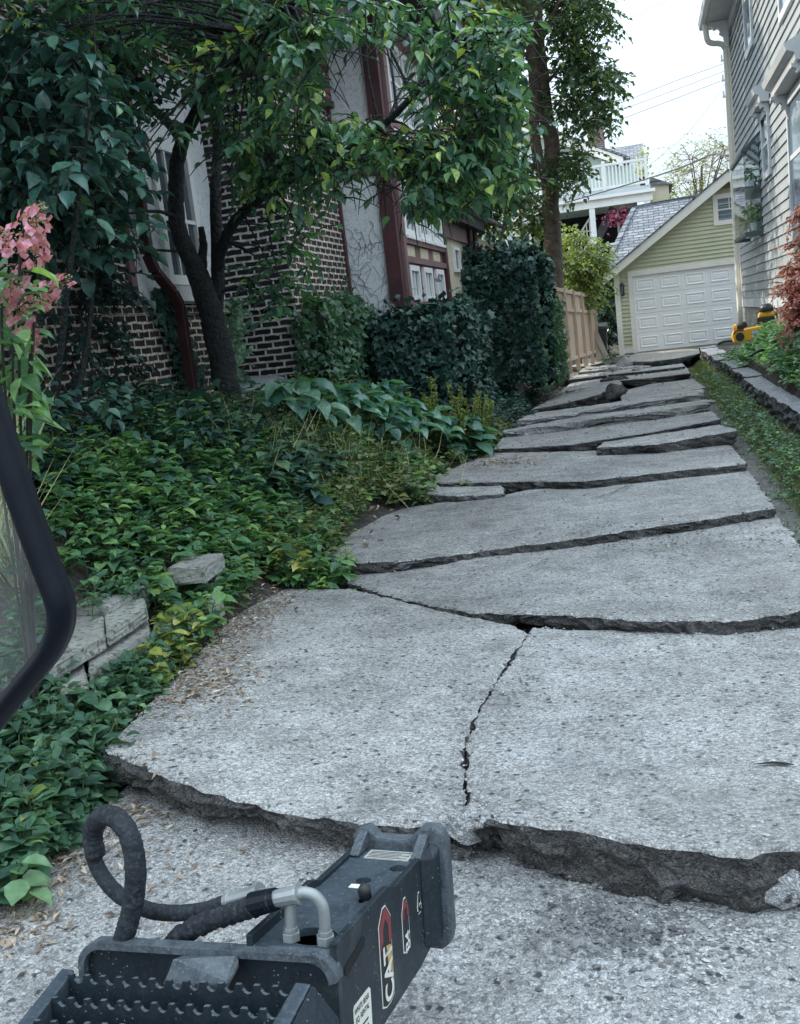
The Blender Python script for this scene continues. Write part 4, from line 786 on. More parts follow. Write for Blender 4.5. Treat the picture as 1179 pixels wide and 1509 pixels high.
k = MB(); k.box((-4.39, 10.222, .3), (-3.597, 12.6, 4.32)); k.build('brick_return', G['brickx'], B)
k = MB(); k.box((-4.4, 10.12, 4.32), (-3.52, 12.26, 5.5)); k.build('shingle_wall', G['shingle_red'], B)
k = MB(); k.box((-4.4, 10.08, 4.26), (-3.50, 12.27, 4.34)); k.box((-4.4, 10.10, 4.70), (-3.51, 12.27, 4.75)); k.build('trim_band', G['trim'], B)
k = MB(); k.box((-4.398, 8.25, 2.02), (-4.385, 10.19, 4.3)); k.build('stucco_panel', G['stucco'], B)
k = MB(); k.box((-4.398, 8.15, 2.0), (-4.36, 8.245, 4.4)); k.build('timber_post', G['trim_light'], B)
def window_yz(x, y0, y1, z0, z1, mat='white', fw=.06, bars=(), hbars=(), gl='glass', parent=B, d=.045, name='window'):
    m = MB(); frame_yz(m, x, y0, y1, z0, z1, fw, d)
    for b_ in bars: m.box((x+.004, b_-.013, z0+fw), (x+d*.75, b_+.013, z1-fw))
    for b_ in hbars: m.box((x+.005, y0+fw, b_-.018), (x+d*.8, y1-fw, b_+.018))
    f = m.build(name, G[mat], parent); p = MB().box((x-.002, y0+fw*.5, z0+fw*.5), (x+.003, y1-fw*.5, z1-fw*.5)).build('pane', G[gl], f); return f
window_yz(-4.384, 8.86, 9.72, 2.20, 3.55, bars=(9.15, 9.43), hbars=(2.82,), fw=.09)
MB().box((-4.384, 8.75, 2.03), (-4.27, 9.85, 2.17)).build('window_sill', G['white'], B, bevel=.008)
dp = MB(); pth = [(-4.3, 8.46, 5.3), (-4.3, 8.44, 3.5), (-4.3, 8.40, 2.45), (-4.28, 8.45, 2.30), (-4.22, 8.62, 2.10), (-4.21, 8.70, 1.98), (-4.21, 8.70, .7)]
for a, c in zip(pth[:-1], pth[1:]): dp.bar(a, c, .095, .075, (0, 1, .01))
dp.build('downspout', G['downpipe'], B, bevel=.012)
# projecting bay
k = MB(); k.box((-3.6, 12.32, .5), (-2.93, 12.5, 5.5)); k.build('stucco_panel', G['stucco'], B)
k = MB(); k.box((-3.66, 12.24, 1.2), (-3.57, 12.33, 5.5)); k.build('timber_post', G['trim'], B)
k = MB(); k.box((-3.08, 12.26, 1.2), (-2.90, 12.42, 5.5)); k.build('timber_post', G['trim'], B)
k = MB(); k.box((-3.57, 12.28, 3.42), (-3.08, 12.33, 3.60)); k.box((-3.57, 12.285, 3.60), (-3.08, 12.40, 3.66)); k.build('timber_beam', G['trim'], B)
k = MB(); k.box((-3.57, 12.42, .5), (-2.92, 15.3, 5.5)); k.build('window_wall', G['trim_light'], B)
for y in (12.50, 15.22): MB().box((-2.918, y-.07, 1.4), (-2.86, y+.07, 5.5)).build('timber_post', G['trim_light' if y < 13 else 'trim'], B)
for z in (1.78, 2.36, 2.60, 3.66, 4.02): MB().box((-2.918, 12.58, z), (-2.865, 15.14, z+.075)).build('timber_beam', G['trim_light'], B)
for i in range(3):
    y = 12.68+i*.84; window_yz(-2.917, y, y+.56, 1.87, 2.33, bars=(y+.28,), fw=.07); MB().box((-2.917, y+.02, 2.45), (-2.90, y+.5, 2.585)).build('stucco_inset', G['cream'], B)
for y in (12.66, 13.52, 14.38):
    window_yz(-2.917, y, y+.74, 2.70, 3.62, bars=(y+.37,), hbars=(3.2,), fw=.085, gl='glass_b')
    MB().box((-2.915, y-.02, 2.66), (-2.84, y+.76, 2.70)).build('window_sill', G['white'], B)
    window_yz(-2.917, y, y+.74, 3.76, 4.0, bars=(y+.25, y+.5), fw=.045); window_yz(-2.917, y, y+.74, 4.12, 5.1, bars=(y+.25, y+.5), hbars=(4.6,), fw=.07, gl='glass_b')
MB().box((-9.5, 2.2, 5.5), (-2.38, 15.9, 5.56)).build('eave', G['eave'], B)
k = MB(); k.prism([(-2.28, 2.0, 5.56), (-2.28, 2.0, 5.72), (-7, 2.0, 7.7), (-12, 2.0, 5.72), (-12, 2.0, 5.56)], (0, 14.1, 0)); k.build('roof', G['roof'], B)  # hidden ridge height and near end shaped to steer sun and shade
MB().box((-2.38, 2.0, 5.42), (-2.26, 16.0, 5.56)).build('gutter', G['grey_trim'], B)
k = MB(); k.box((-10, 2.6, .2), (-4.7, 16, 5.5)); k.build('house_body', G['brickx'], B)
# cream rear wing
k = MB(); k.box((-6, 15.31, .2), (-2.95, 21.0, 3.05)); k.build('cream_wall', G['cream'], B)
k = MB(); k.box((-6, 15.32, 2.86), (-2.90, 18.3, 3.32)); k.build('fascia', G['trim_light'], B); MB().box((-2.91, 15.3, 3.1), (-2.72, 18.4, 3.3)).build('gutter', G['eave'], B)
k = MB(); k.prism([(-2.65, 15.2, 3.30), (-2.65, 15.2, 3.37), (-6.5, 15.2, 5.2), (-6.5, 15.2, 5.1)], (0, 6.0, 0)); k.build('wing_roof', G['roof'], B)
for y in (17.55, 18.1): MB().tube([(-2.86, y, 3.2), (-2.86, y, 2.9), (-2.90, y, 2.75), (-2.90, y, .6)], .045, 8).build('downspout', G['downpipe'], B)
window_yz(-2.948, 16.15, 16.65, 2.35, 2.75, fw=.05)
k = MB()
for i in range(46):
    q = atx(300, 300, -4.3); x0 = rng.uniform(-3.55, -3.1); z0 = rng.uniform(1.6, 2.6); p = [V(x0, 12.312, z0)]
    a = rng.uniform(.6, 2.5)
    for j in range(int(rng.integers(3, 8))): a += rng.normal()*.5; n_ = p[-1]+V(math.cos(a)*.06, 0, math.sin(a)*.06); n_[0] = min(max(n_[0], -3.56), -3.09); p.append(n_)
    k.tube(p, .0022, 3, cap=False)
k.build('bare_vine', G['twig'], B)
# window well cover at the wall foot
c = at(345, 592, 9.9); WW = thing('window_well_cover', 'grey plastic bubble cover over a basement window behind the tree trunk', 'window well cover', (c[0], c[1], c[2]-.1))
k = MB(); rad_ = []; n = 14
for j in range(5):
    for i in range(n):
        t = math.pi*i/(n-1); e = j/4*math.pi/2; rad_.append((c[0]-.1-math.cos(t)*.62, c[1]+.25-math.sin(t)*.45*math.cos(e), c[2]-.12+.30*math.sin(e)+(.06*math.sin(t))))
k.add(rad_, [(j*n+i, j*n+i+1, (j+1)*n+i+1, (j+1)*n+i) for j in range(4) for i in range(n-1)])
G['plastic'] = pmat('cloudy_plastic', (.20, .23, .25), (.33, .36, .38), 4, .25, .1); k.build('dome', G['plastic'], WW, smooth=True)
k = MB(); k.tube([(c[0]-.1-math.cos(math.pi*i/13)*.64, c[1]+.25-math.sin(math.pi*i/13)*.47, c[2]-.11+.06*math.sin(math.pi*i/13)) for i in range(14)], .02, 6); k.build('rim', G['zinc'], WW)
# ------------------------------------------------------------------ fence, bin, boards
F = thing('plank_fence', 'pale cedar plank fence running towards the garage', 'fence', (-1.75, 22, .3))
fa, fb_ = V(-1.86, 18.6, 0), V(-1.36, 27.3, 0); fd = nz(fb_-fa); fl = np.linalg.norm(fb_-fa); fn = V(fd[1], -fd[0], 0); k = MB(); n = int(fl/.135)
def fz(s): return .52-.16*s/fl
def ft(s): return 2.04-.22*s/fl
for i in range(n):
    s = i*.135+.003; p = fa+fd*s; q = fa+fd*(s+.127); o_ = fn*.018; z0, z1 = fz(s), ft(s)-.42
    k.hexa([p+V(0, 0, z0), p+o_+V(0, 0, z0), q+o_+V(0, 0, z0), q+V(0, 0, z0), p+V(0, 0, z1), p+o_+V(0, 0, z1), q+o_+V(0, 0, z1), q+V(0, 0, z1)])
    z0, z1 = ft(s)-.38, ft(s)-.02
    k.hexa([p+V(0, 0, z0), p+o_+V(0, 0, z0), q+o_+V(0, 0, z0), q+V(0, 0, z0), p+V(0, 0, z1), p+o_+V(0, 0, z1), q+o_+V(0, 0, z1), q+V(0, 0, z1)])
k.build('planks', G['cedar'], F)
for dz, lab in ((-.40, 'rail'), (-.01, 'top_rail'), (None, 'bottom_rail')):
    m = MB()
    z = (lambda s: fz(s)+.05) if dz is None else (lambda s: ft(s)+dz)
    m.bar(fa+fn*.035+V(0, 0, z(0)), fb_+fn*.035+V(0, 0, z(fl)), .05, .075); m.build(lab, G['cedar'], F)
for s in np.arange(0, fl+.1, 1.45):
    p = fa+fd*min(s, fl)+fn*.045; MB().box((p[0]-.045, p[1]-.045, fz(s)-.25), (p[0]+.045, p[1]+.045, ft(s)+.05)).build('post', G['cedar'], F)
bb = V(-1.27, 27.55, .2); BN = thing('wheeled_bin', 'black wheeled rubbish bin between the fence and the garage', 'bin', bb)
k = MB(); k.hexa([bb+V(-.17, -.2, .06), bb+V(.17, -.2, .06), bb+V(.17, .2, .06), bb+V(-.17, .2, .06), bb+V(-.22, -.25, .74), bb+V(.22, -.25, .74), bb+V(.22, .25, .74), bb+V(-.22, .25, .74)])
for z in (.25, .42, .58): k.box(tuple(bb+V(-.205, -.235, z)), tuple(bb+V(.205, -.19, z+.03)))
k.build('body', G['bin'], BN, bevel=.015)
k = MB(); L_ = [V(-.24, -.28, .74), V(-.24, -.27, .82), V(-.24, -.18, .90), V(-.24, 0, .93), V(-.24, .18, .92), V(-.24, .27, .82), V(-.24, .28, .74)]; k.prism([bb+p for p in L_], (.48, 0, 0)); k.build('lid', G['bin'], BN, bevel=.02)
for x in (-.2, .2): k = MB(); k.tube([bb+V(x-.03, .2, .09), bb+V(x+.03, .2, .09)], .1, 14); k.build('wheel', G['rubber'], BN)
for i, (x, dx, lab) in enumerate([(-1.50, .2, 'old board leaning against the fence, left one of two'), (-1.36, .22, 'old grey board leaning by the black bin, right one of two')]):
    k = MB(); k.hexa([V(x+dx, 26.6, .2), V(x+dx+.14, 26.62, .2), V(x+dx+.14, 26.66, .2), V(x+dx, 26.64, .2), V(x-.06, 27.0, .92), V(x+.09, 27.02, .92), V(x+.09, 27.06, .92), V(x-.06, 27.04, .92)]); tag(k.build('board', G['board'], bevel=.004), lab, 'board', 'boards leaning by the bin')
# ------------------------------------------------------------------ garage
GA = thing('garage', 'pale green sided garage with white double door and gable', 'garage', (2.2, 28, .2))
GX0, GXR, GY = -.77, 2.26, 28.0; GX1 = 2*GXR-GX0; ez, rz = 2.41, 4.42
def gtop(x): return ez+(rz-ez)*(1-abs(x-GXR)/(GXR-GX0))
k = MB(); z = .36
while z < rz-.05:
    z1 = min(z+.105, rz)
    w_ = (GXR-GX0)*(1-max(0, (z1-ez))/(rz-ez)) if z1 > ez else GXR-GX0
    segs = [(GXR-w_, GXR+w_)]
    if z < 2.30: segs = [(GX0, -.42), (4.94, GX1)]
    for a, c in segs:
        if c-a > .05: k.hexa([(a, GY-.032, z), (c, GY-.032, z), (c, GY+.02, z), (a, GY+.02, z), (a, GY-.004, z1), (c, GY-.004, z1), (c, GY+.02, z1), (a, GY+.02, z1)])
    z = z1
k.build('siding', G['siding_g'], GA)
k = MB(); k.prism([(GX0+.02, GY+.03, .1), (GX1-.02, GY+.03, .1), (GX1-.02, GY+.03, ez), (GXR, GY+.03, rz), (GX0+.02, GY+.03, ez)], (0, 6, 0)); k.build('wall', G['siding_g'], GA)
k = MB(); k.box((GX0-.02, GY-.045, .18), (GX0+.12, GY+.05, 2.45)); k.build('corner_board', G['white_cream'], GA)
k = MB(); k.box((GX0+.12, GY-.03, .22), (-.42, GY+.02, .36)); k.build('base_board', G['white_cream'], GA)
k = MB(); k.box((GX0, GY-.02, -.1), (-.42, GY+.03, .20)); k.build('foundation', G['stone'], GA)
k = MB(); k.box((-.42, GY-.04, .2), (-.30, GY+.02, 2.24)); k.box((-.42, GY-.045, 2.24), (4.94, GY+.02, 2.38)); k.box((4.82, GY-.04, .2), (4.94, GY+.02, 2.24)); k.build('door_trim', G['white_cream'], GA)
DR = MB()
for r_ in range(4): DR.box((-.295, GY+.01, .225+r_*.504), (4.815, GY+.026, .225+r_*.504+.497))
DR = DR.build('garage_door', G['door_white'], GA, bevel=.003)
k = MB(); cwid = 5.11/8
for r_ in range(4):
    for c_ in range(8):
        x0, z0 = -.295+c_*cwid+.075, .225+r_*.504+.10; x1, z1 = x0+cwid-.15, z0+.30; y = GY+.01; o = [(x0, z0), (x1, z0), (x1, z1), (x0, z1)]; sc = lambda d: [(x0+d, z0+d), (x1-d, z0+d), (x1-d, z1-d), (x0+d, z1-d)]
        rings = [(sc(0), y-.001), (sc(.012), y-.014), (sc(.030), y-.014), (sc(.05), y-.002), (sc(.075), y-.002), (sc(.085), y-.010)]
        vs = [(p[0], yy_, p[1]) for R_, yy_ in rings for p in R_]; fs = [(a*4+i, a*4+(i+1) % 4, (a+1)*4+(i+1) % 4, (a+1)*4+i) for a in range(5) for i in range(4)]+[(20, 21, 22, 23)]; k.add(vs, fs)
k.build('door_panels', G['door_white'], DR)
k = MB(); sl = (rz-ez)/(GXR-GX0)
for sx in (-1, 1):
    a = V(GXR+sx*(GXR-GX0+.32), 0, ez-.32*sl+.10); t = V(GXR, 0, rz+.14); h = V(0, 0, .24)
    k.prism([a+V(0, GY-.28, 0), t+V(0, GY-.28, 0), t+h*0+V(0, GY-.28, -.26), a+V(0, GY-.28, -.22)][::sx], (0, .06, 0))
k.build('rake_board', G['white_cream'], GA)
k = MB()
for sx in (-1, 1):
    a = V(GXR+sx*(GXR-GX0+.30), 0, ez-.30*sl+.0); t = V(GXR, 0, rz-.02); k.prism([a+V(0, GY-.22, 0), t+V(0, GY-.22, 0), t+V(0, GY-.22, .025), a+V(0, GY-.22, .025)][::sx], (0, .3, 0))
k.build('soffit', G['white_cream'], GA)
k = MB()
for sx in (-1, 1):
    a = V(GXR+sx*(GXR-GX0+.35), 0, ez-.35*sl+.10); t = V(GXR, 0, rz+.15); k.prism([a+V(0, GY-.31, .0), t+V(0, GY-.31, 0), t+V(0, GY-.31, .04), a+V(0, GY-.31, .04)][::sx], (0, .9, 0))
k.build('gable_roof', G['roof'], GA)
hp = [at(935, 308, 31.5), at(1100, 277, 31.5), V(3.0, 28.25, 2.52), V(-1.03, 28.25, 2.52)]
k = MB(); k.add([hp[3], hp[2], hp[1], hp[0], V(-1.05, 34, 2.5), hp[0]+V(-.02, .05, 0)], [(0, 1, 2, 3), (0, 3, 5, 4)])
G['roof_y'] = brickmat('asphalt_shingle_front', 'y', (.15, .165, .195), (.29, .305, .335), (.05, .055, .065), .30, .085, .012, .015)
k.build('hip_roof', G['roof_y'], GA)
MB().bar(hp[3]+V(0, 0, .02), hp[0]+V(0, 0, .03), .14, .03).build('hip_cap', G['roof'], GA); MB().bar(hp[0]+V(0, 0, .03), hp[1]+V(0, 0, .03), .03, .1).build('ridge_cap', G['roof'], GA)
k = MB(); y = GY-.05
for (x0, x1, z0, z1) in [(1.86, 2.66, 3.26, 3.38), (1.86, 2.66, 3.92, 4.04), (1.86, 1.98, 3.38, 3.92), (2.54, 2.66, 3.38, 3.92), (1.98, 2.54, 3.63, 3.66), (2.25, 2.27, 3.66, 3.92), (1.98, 2.54, 3.78, 3.795)]: k.box((x0, y, z0), (x1, GY+.02, z1))
wf = k.build('window', G['white_cream'], GA); MB().box((1.97, GY-.03, 3.37), (2.55, GY-.02, 3.93)).build('pane', G['glass_b'], wf)
k = MB(); k.prism([(2.06, GY-.045, 4.16), (2.46, GY-.045, 4.16), (2.26, GY-.045, 4.27)], (0, .05, 0)); k.build('louvre', G['board'], GA)
lx, ly, lz = -.58, GY-.14, 1.93; LN = MB(); LN.box((lx-.05, GY-.03, lz-.16), (lx+.05, GY-.015, lz+.10)); LN.bar((lx, GY-.03, lz+.05), (lx, ly, lz+.17), .02, .02); LN.tube([(lx, ly, lz+.18), (lx, ly, lz+.14), (lx, ly, lz+.09)], [.01, .05, .085], 8)
for a in range(4): LN.bar((lx+.06*math.cos(a*1.57+.78), ly+.06*math.sin(a*1.57+.78), lz+.09), (lx+.04*math.cos(a*1.57+.78), ly+.04*math.sin(a*1.57+.78), lz-.12), .012, .012)
LN.tube([(lx, ly, lz-.12), (lx, ly, lz-.15), (lx, ly, lz-.18)], [.05, .045, .012], 8); LN = LN.build('wall_lantern', G['blackp'], GA)
MB().tube([(lx, ly, lz-.12), (lx, ly, lz+.08)], [.03, .05], 8).build('glass', G['glass_b'], LN)
# ------------------------------------------------------------------ house on the right
R = thing('sided_house', 'tall grey-green clapboard house with hooded windows on the right', 'house', (1.96, 18, .8))
HX = 1.96; k = MB(); z = 1.36
WIN = [(17.85, 18.75, 5.42, 7.0), (13.55, 14.5, 4.92, 7.0), (16.35, 17.05, 3.26, 4.05), (12.6, 14.2, 2.45, 3.75)]
while z < 6.8:
    z1 = z+.145; k.hexa([(HX-.026, 9.5, z), (HX+.05, 9.5, z), (HX+.05, 21.88, z), (HX-.026, 21.88, z), (HX-.004, 9.5, z1), (HX+.05, 9.5, z1), (HX+.05, 21.88, z1), (HX-.004, 21.88, z1)]); z = z1
k.build('siding', G['siding_r'], R)
k = MB(); k.box((HX+.04, 9.5, 1.2), (9, 22, 6.9)); k.build('wall', G['siding_r'], R)
MB().box((HX-.01, 9.5, -.2), (HX+.3, 21.9, 1.2)).build('foundation', G['stone'], R); MB().box((HX-.04, 9.5, 1.2), (HX+.05, 21.95, 1.355)).build('water_table', G['grey_trim'], R)
MB().box((HX-.035, 21.88, 1.355), (HX+.1, 22.03, 6.75)).build('corner_board', G['white_cream'], R)
k = MB(); k.tube(sm_path([(1.88, 22.06, .85), (1.88, 22.06, 3), (1.88, 22.06, 5.95), (1.86, 22.06, 6.28), (1.76, 22.0, 6.36), (1.62, 21.95, 6.38), (1.53, 21.9, 6.46), (1.50, 21.85, 6.75), (1.49, 21.85, 6.95)], 5), .055, 10); k.build('downspout', G['white_cream'], R, smooth=True)
k = MB(); k.prism([(1.40, 9.5, 6.88), (1.42, 9.5, 6.76), (1.50, 9.5, 6.74), (1.56, 9.5, 6.78), (1.56, 9.5, 6.9)], (0, 12.9, 0)); k.build('gutter', G['white'], R)
MB().box((1.52, 9.5, 6.72), (2.4, 22.35, 6.78)).build('soffit', G['grey_trim'], R); MB().box((HX-.05, 9.5, 6.5), (HX+.03, 21.9, 6.718)).build('frieze', G['grey_trim'], R)
k = MB(); k.prism([(1.46, 9.5, 6.91), (5.5, 9.5, 9.4), (9, 9.5, 6.91)], (0, 12.9, 0)); k.build('roof', G['roof'], R)
def bracket(y, x0, z0, s, w_=.12):
    pts = [(0, 0), (-1, 0), (-1, -.16), (-.82, -.22), (-.72, -.40), (-.50, -.34), (-.40, -.48), (-.46, -.62), (-.26, -.78), (-.22, -1.0), (-.12, -1.3), (0, -1.4)]
    m = MB(); m.prism([(x0+p[0]*s, y, z0+p[1]*s) for p in pts], (0, w_, 0)); return m
bracket(21.72, HX-.05, 6.715, .36, .14).build('eave_bracket', G['white'], R); bracket(17.3, HX-.05, 6.715, .36, .14).build('eave_bracket', G['white'], R)
def wframe(y0, y1, z0, z1, w_=.10, hb=None):
    m = MB(); x = HX-.055
    for a in ((y0-w_, y1+w_, z1, z1+w_), (y0-w_, y1+w_, z0-w_, z0), (y0-w_, y0, z0, z1), (y1, y1+w_, z0, z1)): m.box((x, a[0], a[2]), (HX+.02, a[1], a[3]))
    m.box((HX-.04, y0, (z0+z1)/2-.03), (HX+.01, y1, (z0+z1)/2+.03)); f = m.build('window', G['grey_trim'], R); MB().box((HX-.03, y0, z0), (HX-.022, y1, z1)).build('pane', G['glass_b'], f); return f
for q in WIN: wframe(*q)
for (y0, y1, z, d) in [(16.15, 17.25, 4.17, .22), (12.2, 14.35, 3.88, .30)]:
    k = MB(); k.prism([(HX-.02, y0, z), (HX-d*.7, y0, z+.02), (HX-d*.75, y0, z+.10), (HX-d, y0, z+.13), (HX-d-.03, y0, z+.20), (HX-.02, y0, z+.34)], (0, y1-y0, 0)); k.build('window_hood', G['grey_trim'], R)
    for y in (y0+.08, y1-.2): bracket(y, HX-.02, z, d*.75, .11).build('hood_bracket', G['grey_trim'], R)
# garden window
gy0, gy1, gx, gz0, gz1 = 17.75, 19.9, 1.69, 2.42, 3.72
k = MB(); b_ = lambda p, q, w_=.045: k.bar(p, q, w_, w_)
for y in (gy0, gy1):
    b_((gx, y, gz0), (gx, y, gz1)); b_((gx, y, gz0), (HX, y, gz0), .06); b_((gx, y, gz1), (HX, y, gz1+.26)); b_((HX-.03, y, gz0), (HX-.03, y, gz1+.26))
for y in (gy0+.72, gy0+1.43): b_((gx, y, gz0), (gx, y, gz1)); b_((gx, y, gz1), (HX, y, gz1+.26))
for z in (gz0, gz1): b_((gx, gy0, z), (gx, gy1, z), .06)
b_((gx, gy0, 3.15), (HX, gy0, 3.15), .03); b_((gx-.02, gy0-.04, gz0-.03), (HX, gy0-.04, gz0-.03), .05)
BW = k.build('garden_window', G['teal_frame'], R)
G['clear'] = None
m, nt_, N_, L_ = newmat('clear_glass'); tr = N_('ShaderNodeBsdfTransparent'); gl_ = N_('ShaderNodeBsdfGlossy', _Roughness=.03); mx = N_('ShaderNodeMixShader'); lw = N_('ShaderNodeLayerWeight', _Blend=.45)
mp = N_('ShaderNodeMapRange'); L_(lw.outputs['Facing'], mp.inputs[0]); mp.inputs[3].default_value = .10; mp.inputs[4].default_value = .75
tr.inputs[0].default_value = (.8, .86, .88, 1); L_(mp.outputs[0], mx.inputs[0]); L_(tr.outputs[0], mx.inputs[1]); L_(gl_.outputs[0], mx.inputs[2]); oo = N_('ShaderNodeOutputMaterial'); L_(mx.outputs[0], oo.inputs[0]); G['clear'] = m
k = MB(); k.add([(gx, gy0, gz0), (HX-.03, gy0, gz0), (HX-.03, gy0, gz1+.24), (gx, gy0, gz1), (gx, gy1, gz0), (gx, gy1, gz1), (HX-.03, gy1, gz1+.24)], [(0, 1, 2, 3), (0, 3, 5, 4), (3, 2, 6, 5)]); k.build('pane', G['clear'], BW)
MB().box((gx+.02, gy0+.02, 3.13), (HX-.04, gy1-.02, 3.145)).build('shelf', G['grey_trim'], BW); MB().box((HX-.032, gy0+.03, gz0+.03), (HX-.025, gy1-.03, gz1+.2)).build('backing', G['glass_b'], BW)
for i, (y, z, n) in enumerate([(18.0, 2.48, 60), (18.5, 2.48, 50), (18.1, 3.16, 35), (19, 2.48, 40)]):
    c = V(1.83, y, z); t = thing('potted_plant', ['large leafy houseplant on the sill of the garden window', 'second houseplant on the garden window sill, behind the large one', 'houseplant on the shelf of the garden window', 'houseplant at the far end of the garden window sill'][i], 'houseplant', c, 'houseplants in the garden window')
    MB().tube([c, c+V(0, 0, .12)], [.05, .065], 10).build('pot', G['white'], t); P = c+V(0, 0, .25)+rng.normal(size=(n, 3))*V(.05, .09, .12); leaves('foliage', P, rnd(n), rnd(n)+V(0, 0, 1), .10, G['l_cover'], 'mid', parent=t)
# ------------------------------------------------------------------ stone walls
W = thing('retaining_wall', 'low grey stone retaining wall along the right of the driveway', 'stone wall', (1.3, 15, .1)); y = 8.2; i = 0
while y < 24.3:
    l = rng.uniform(.7, 1.25); x = 1.27+.10*sst(14, 8, y)-.05*sst(17, 23, y)+rng.normal()*.012; z = .30+rng.normal()*.008
    if y > 19.2: x -= .06; z += .02
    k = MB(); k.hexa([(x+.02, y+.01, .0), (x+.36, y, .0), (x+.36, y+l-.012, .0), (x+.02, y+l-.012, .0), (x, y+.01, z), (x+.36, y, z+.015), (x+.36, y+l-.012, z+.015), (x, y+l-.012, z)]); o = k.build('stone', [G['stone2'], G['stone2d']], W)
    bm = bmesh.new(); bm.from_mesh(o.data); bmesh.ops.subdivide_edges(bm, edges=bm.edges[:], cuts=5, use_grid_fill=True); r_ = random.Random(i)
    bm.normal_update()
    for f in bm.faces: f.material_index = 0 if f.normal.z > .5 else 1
    for q in bm.verts:
        a_ = .014 if q.co.z+.1 > z-.02 else .03; q.co.x += r_.uniform(-a_, a_); q.co.z += r_.uniform(-.006, .006); q.co.y += r_.uniform(-.004, .004)
    bm.to_mesh(o.data); bm.free(); y += l; i += 1
def ledge(c8, label, seed):
    k = MB(); k.hexa([V(*p) for p in c8]); o = k.build('limestone_block', G['stone']); bm = bmesh.new(); bm.from_mesh(o.data); bmesh.ops.bevel(bm, geom=bm.edges[:], offset=.008, segments=1, affect='EDGES'); bmesh.ops.subdivide_edges(bm, edges=bm.edges[:], cuts=4, use_grid_fill=True); r_ = random.Random(seed)
    for q in bm.verts: q.co += Vector((r_.uniform(-1, 1), r_.uniform(-1, 1), r_.uniform(-1, 1)))*.0035
    bm.to_mesh(o.data); bm.free(); return tag(o, label, 'stone', 'limestone blocks of the left ledge')
def lb(pix, z, th, label, seed):
    t = [gz(u, v, z) for u, v in pix]; ledge([p-V(0, 0, th) for p in t]+t, label, seed)
lb([(70, 985), (155, 935), (150, 870), (50, 915)], .36, .07, 'pale flat capstone just right of the cab window frame', 1)
lb([(157, 934), (216, 896), (213, 882), (152, 872)], .365, .065, 'pale capstone with a broken end, right one of the top course', 2)
lb([(90, 1025), (128, 1000), (120, 960), (60, 985)], .27, .13, 'lower course block at the near end of the left ledge', 3)
lb([(131, 990), (222, 930), (215, 900), (125, 955)], .275, .12, 'lower course block under the broken capstone', 4)
lb([(105, 897), (160, 895), (218, 862), (150, 858)], .40, .10, 'rear limestone block behind the pale capstones', 5)
lb([(245, 838), (300, 836), (330, 815), (280, 818)], .44, .09, 'far limestone block half buried in ground cover', 6)
lb([(225, 925), (300, 893), (330, 880), (250, 890)], .24, .1, 'low flat limestone slab between capstones and driveway', 7)
# ------------------------------------------------------------------ tools by the right house
tb = at(1114, 502, 16.6); TB = thing('tool_box', 'yellow plastic tool case on the raised bed by the house corner', 'tool case', tb)
L3 = lambda x, y, z: tb+V(x, y, z)
k = MB(); k.prism([L3(-.33, -.13, 0), L3(.33, -.13, .03), L3(.35, -.13, .17), L3(.30, -.13, .235), L3(-.10, -.13, .20), L3(-.32, -.13, .17), L3(-.35, -.13, .12)], (0, .26, 0)); k.build('case', G['yellow'], TB, bevel=.02)
k = MB(); k.tube([L3(-.24, -.135, .085), L3(-.24, -.145, .085)], .065, 14); k.build('badge', G['blackp'], TB); MB().box(tuple(L3(-.06, -.14, .05)), tuple(L3(.12, -.131, .16))).build('label_plate', G['grey_trim'], TB)
k = MB(); k.tube(sm_path([L3(-.33, -.12, .13), L3(-.30, -.14, .18), L3(-.18, -.14, .19)], 4), .012, 6); k.build('latch', G['blackp'], TB)
pt = L3(.16, 0, .245); PT = thing('power_tool', 'yellow and black cordless tool with grey cap on top of the yellow case', 'power tool', pt); q = lambda x, y, z: pt+V(x, y, z)
MB().box(tuple(q(-.13, -.09, 0)), tuple(q(.13, .09, .10))).build('battery', G['blackp'], PT, bevel=.02); k = MB(); k.prism([q(-.11, -.08, .10), q(.14, -.08, .10), q(.17, -.08, .16), q(.05, -.08, .19), q(-.09, -.08, .17)], (0, .16, 0)); k.build('housing', G['yellow'], PT, bevel=.02)
MB().tube([q(.02, 0, .18), q(.02, 0, .26), q(.02, 0, .30)], [.11, .10, .06], 14).build('cap', G['bin'], PT, smooth=True); MB().tube(sm_path([q(.15, -.05, .12), q(.24, -.06, .06), q(.28, -.07, -.1)], 4), .02, 6).build('hose', G['blackp'], PT)
pt2 = L3(-.22, 0, .185); PT2 = thing('power_tool', 'small yellow and black tool lying at the left end of the yellow case', 'power tool', pt2); MB().tube([pt2+V(-.09, 0, .04), pt2+V(.03, 0, .06), pt2+V(.10, 0, .08)], [.045, .06, .045], 10).build('body', G['blackp'], PT2, smooth=True); MB().tube([pt2+V(-.10, 0, .04), pt2+V(-.05, 0, .046)], [.05, .055], 10).build('ring', G['yellow'], PT2)
k = MB(); c0 = at(1060, 507, 20.5); k.tube(sm_path([c0, c0+V(.12, -.3, .05), c0+V(.3, -.6, .04)], 4), .03, 6); tag(k.build('black_bar', G['blackp']), 'black bar lying on the stone wall near the garage door', 'bar')
c1 = at(1140, 520, 15); k = MB(); k.tube(sm_path([c1+V(-.32, 0, -.02), c1+V(-.15, 0, .05), c1+V(.05, 0, .04), c1+V(.2, 0, -.01)], 5), .018, 6); tag(k.build('black_hose', G['rubber']), 'black hose lying in the weeds below the yellow case', 'hose')
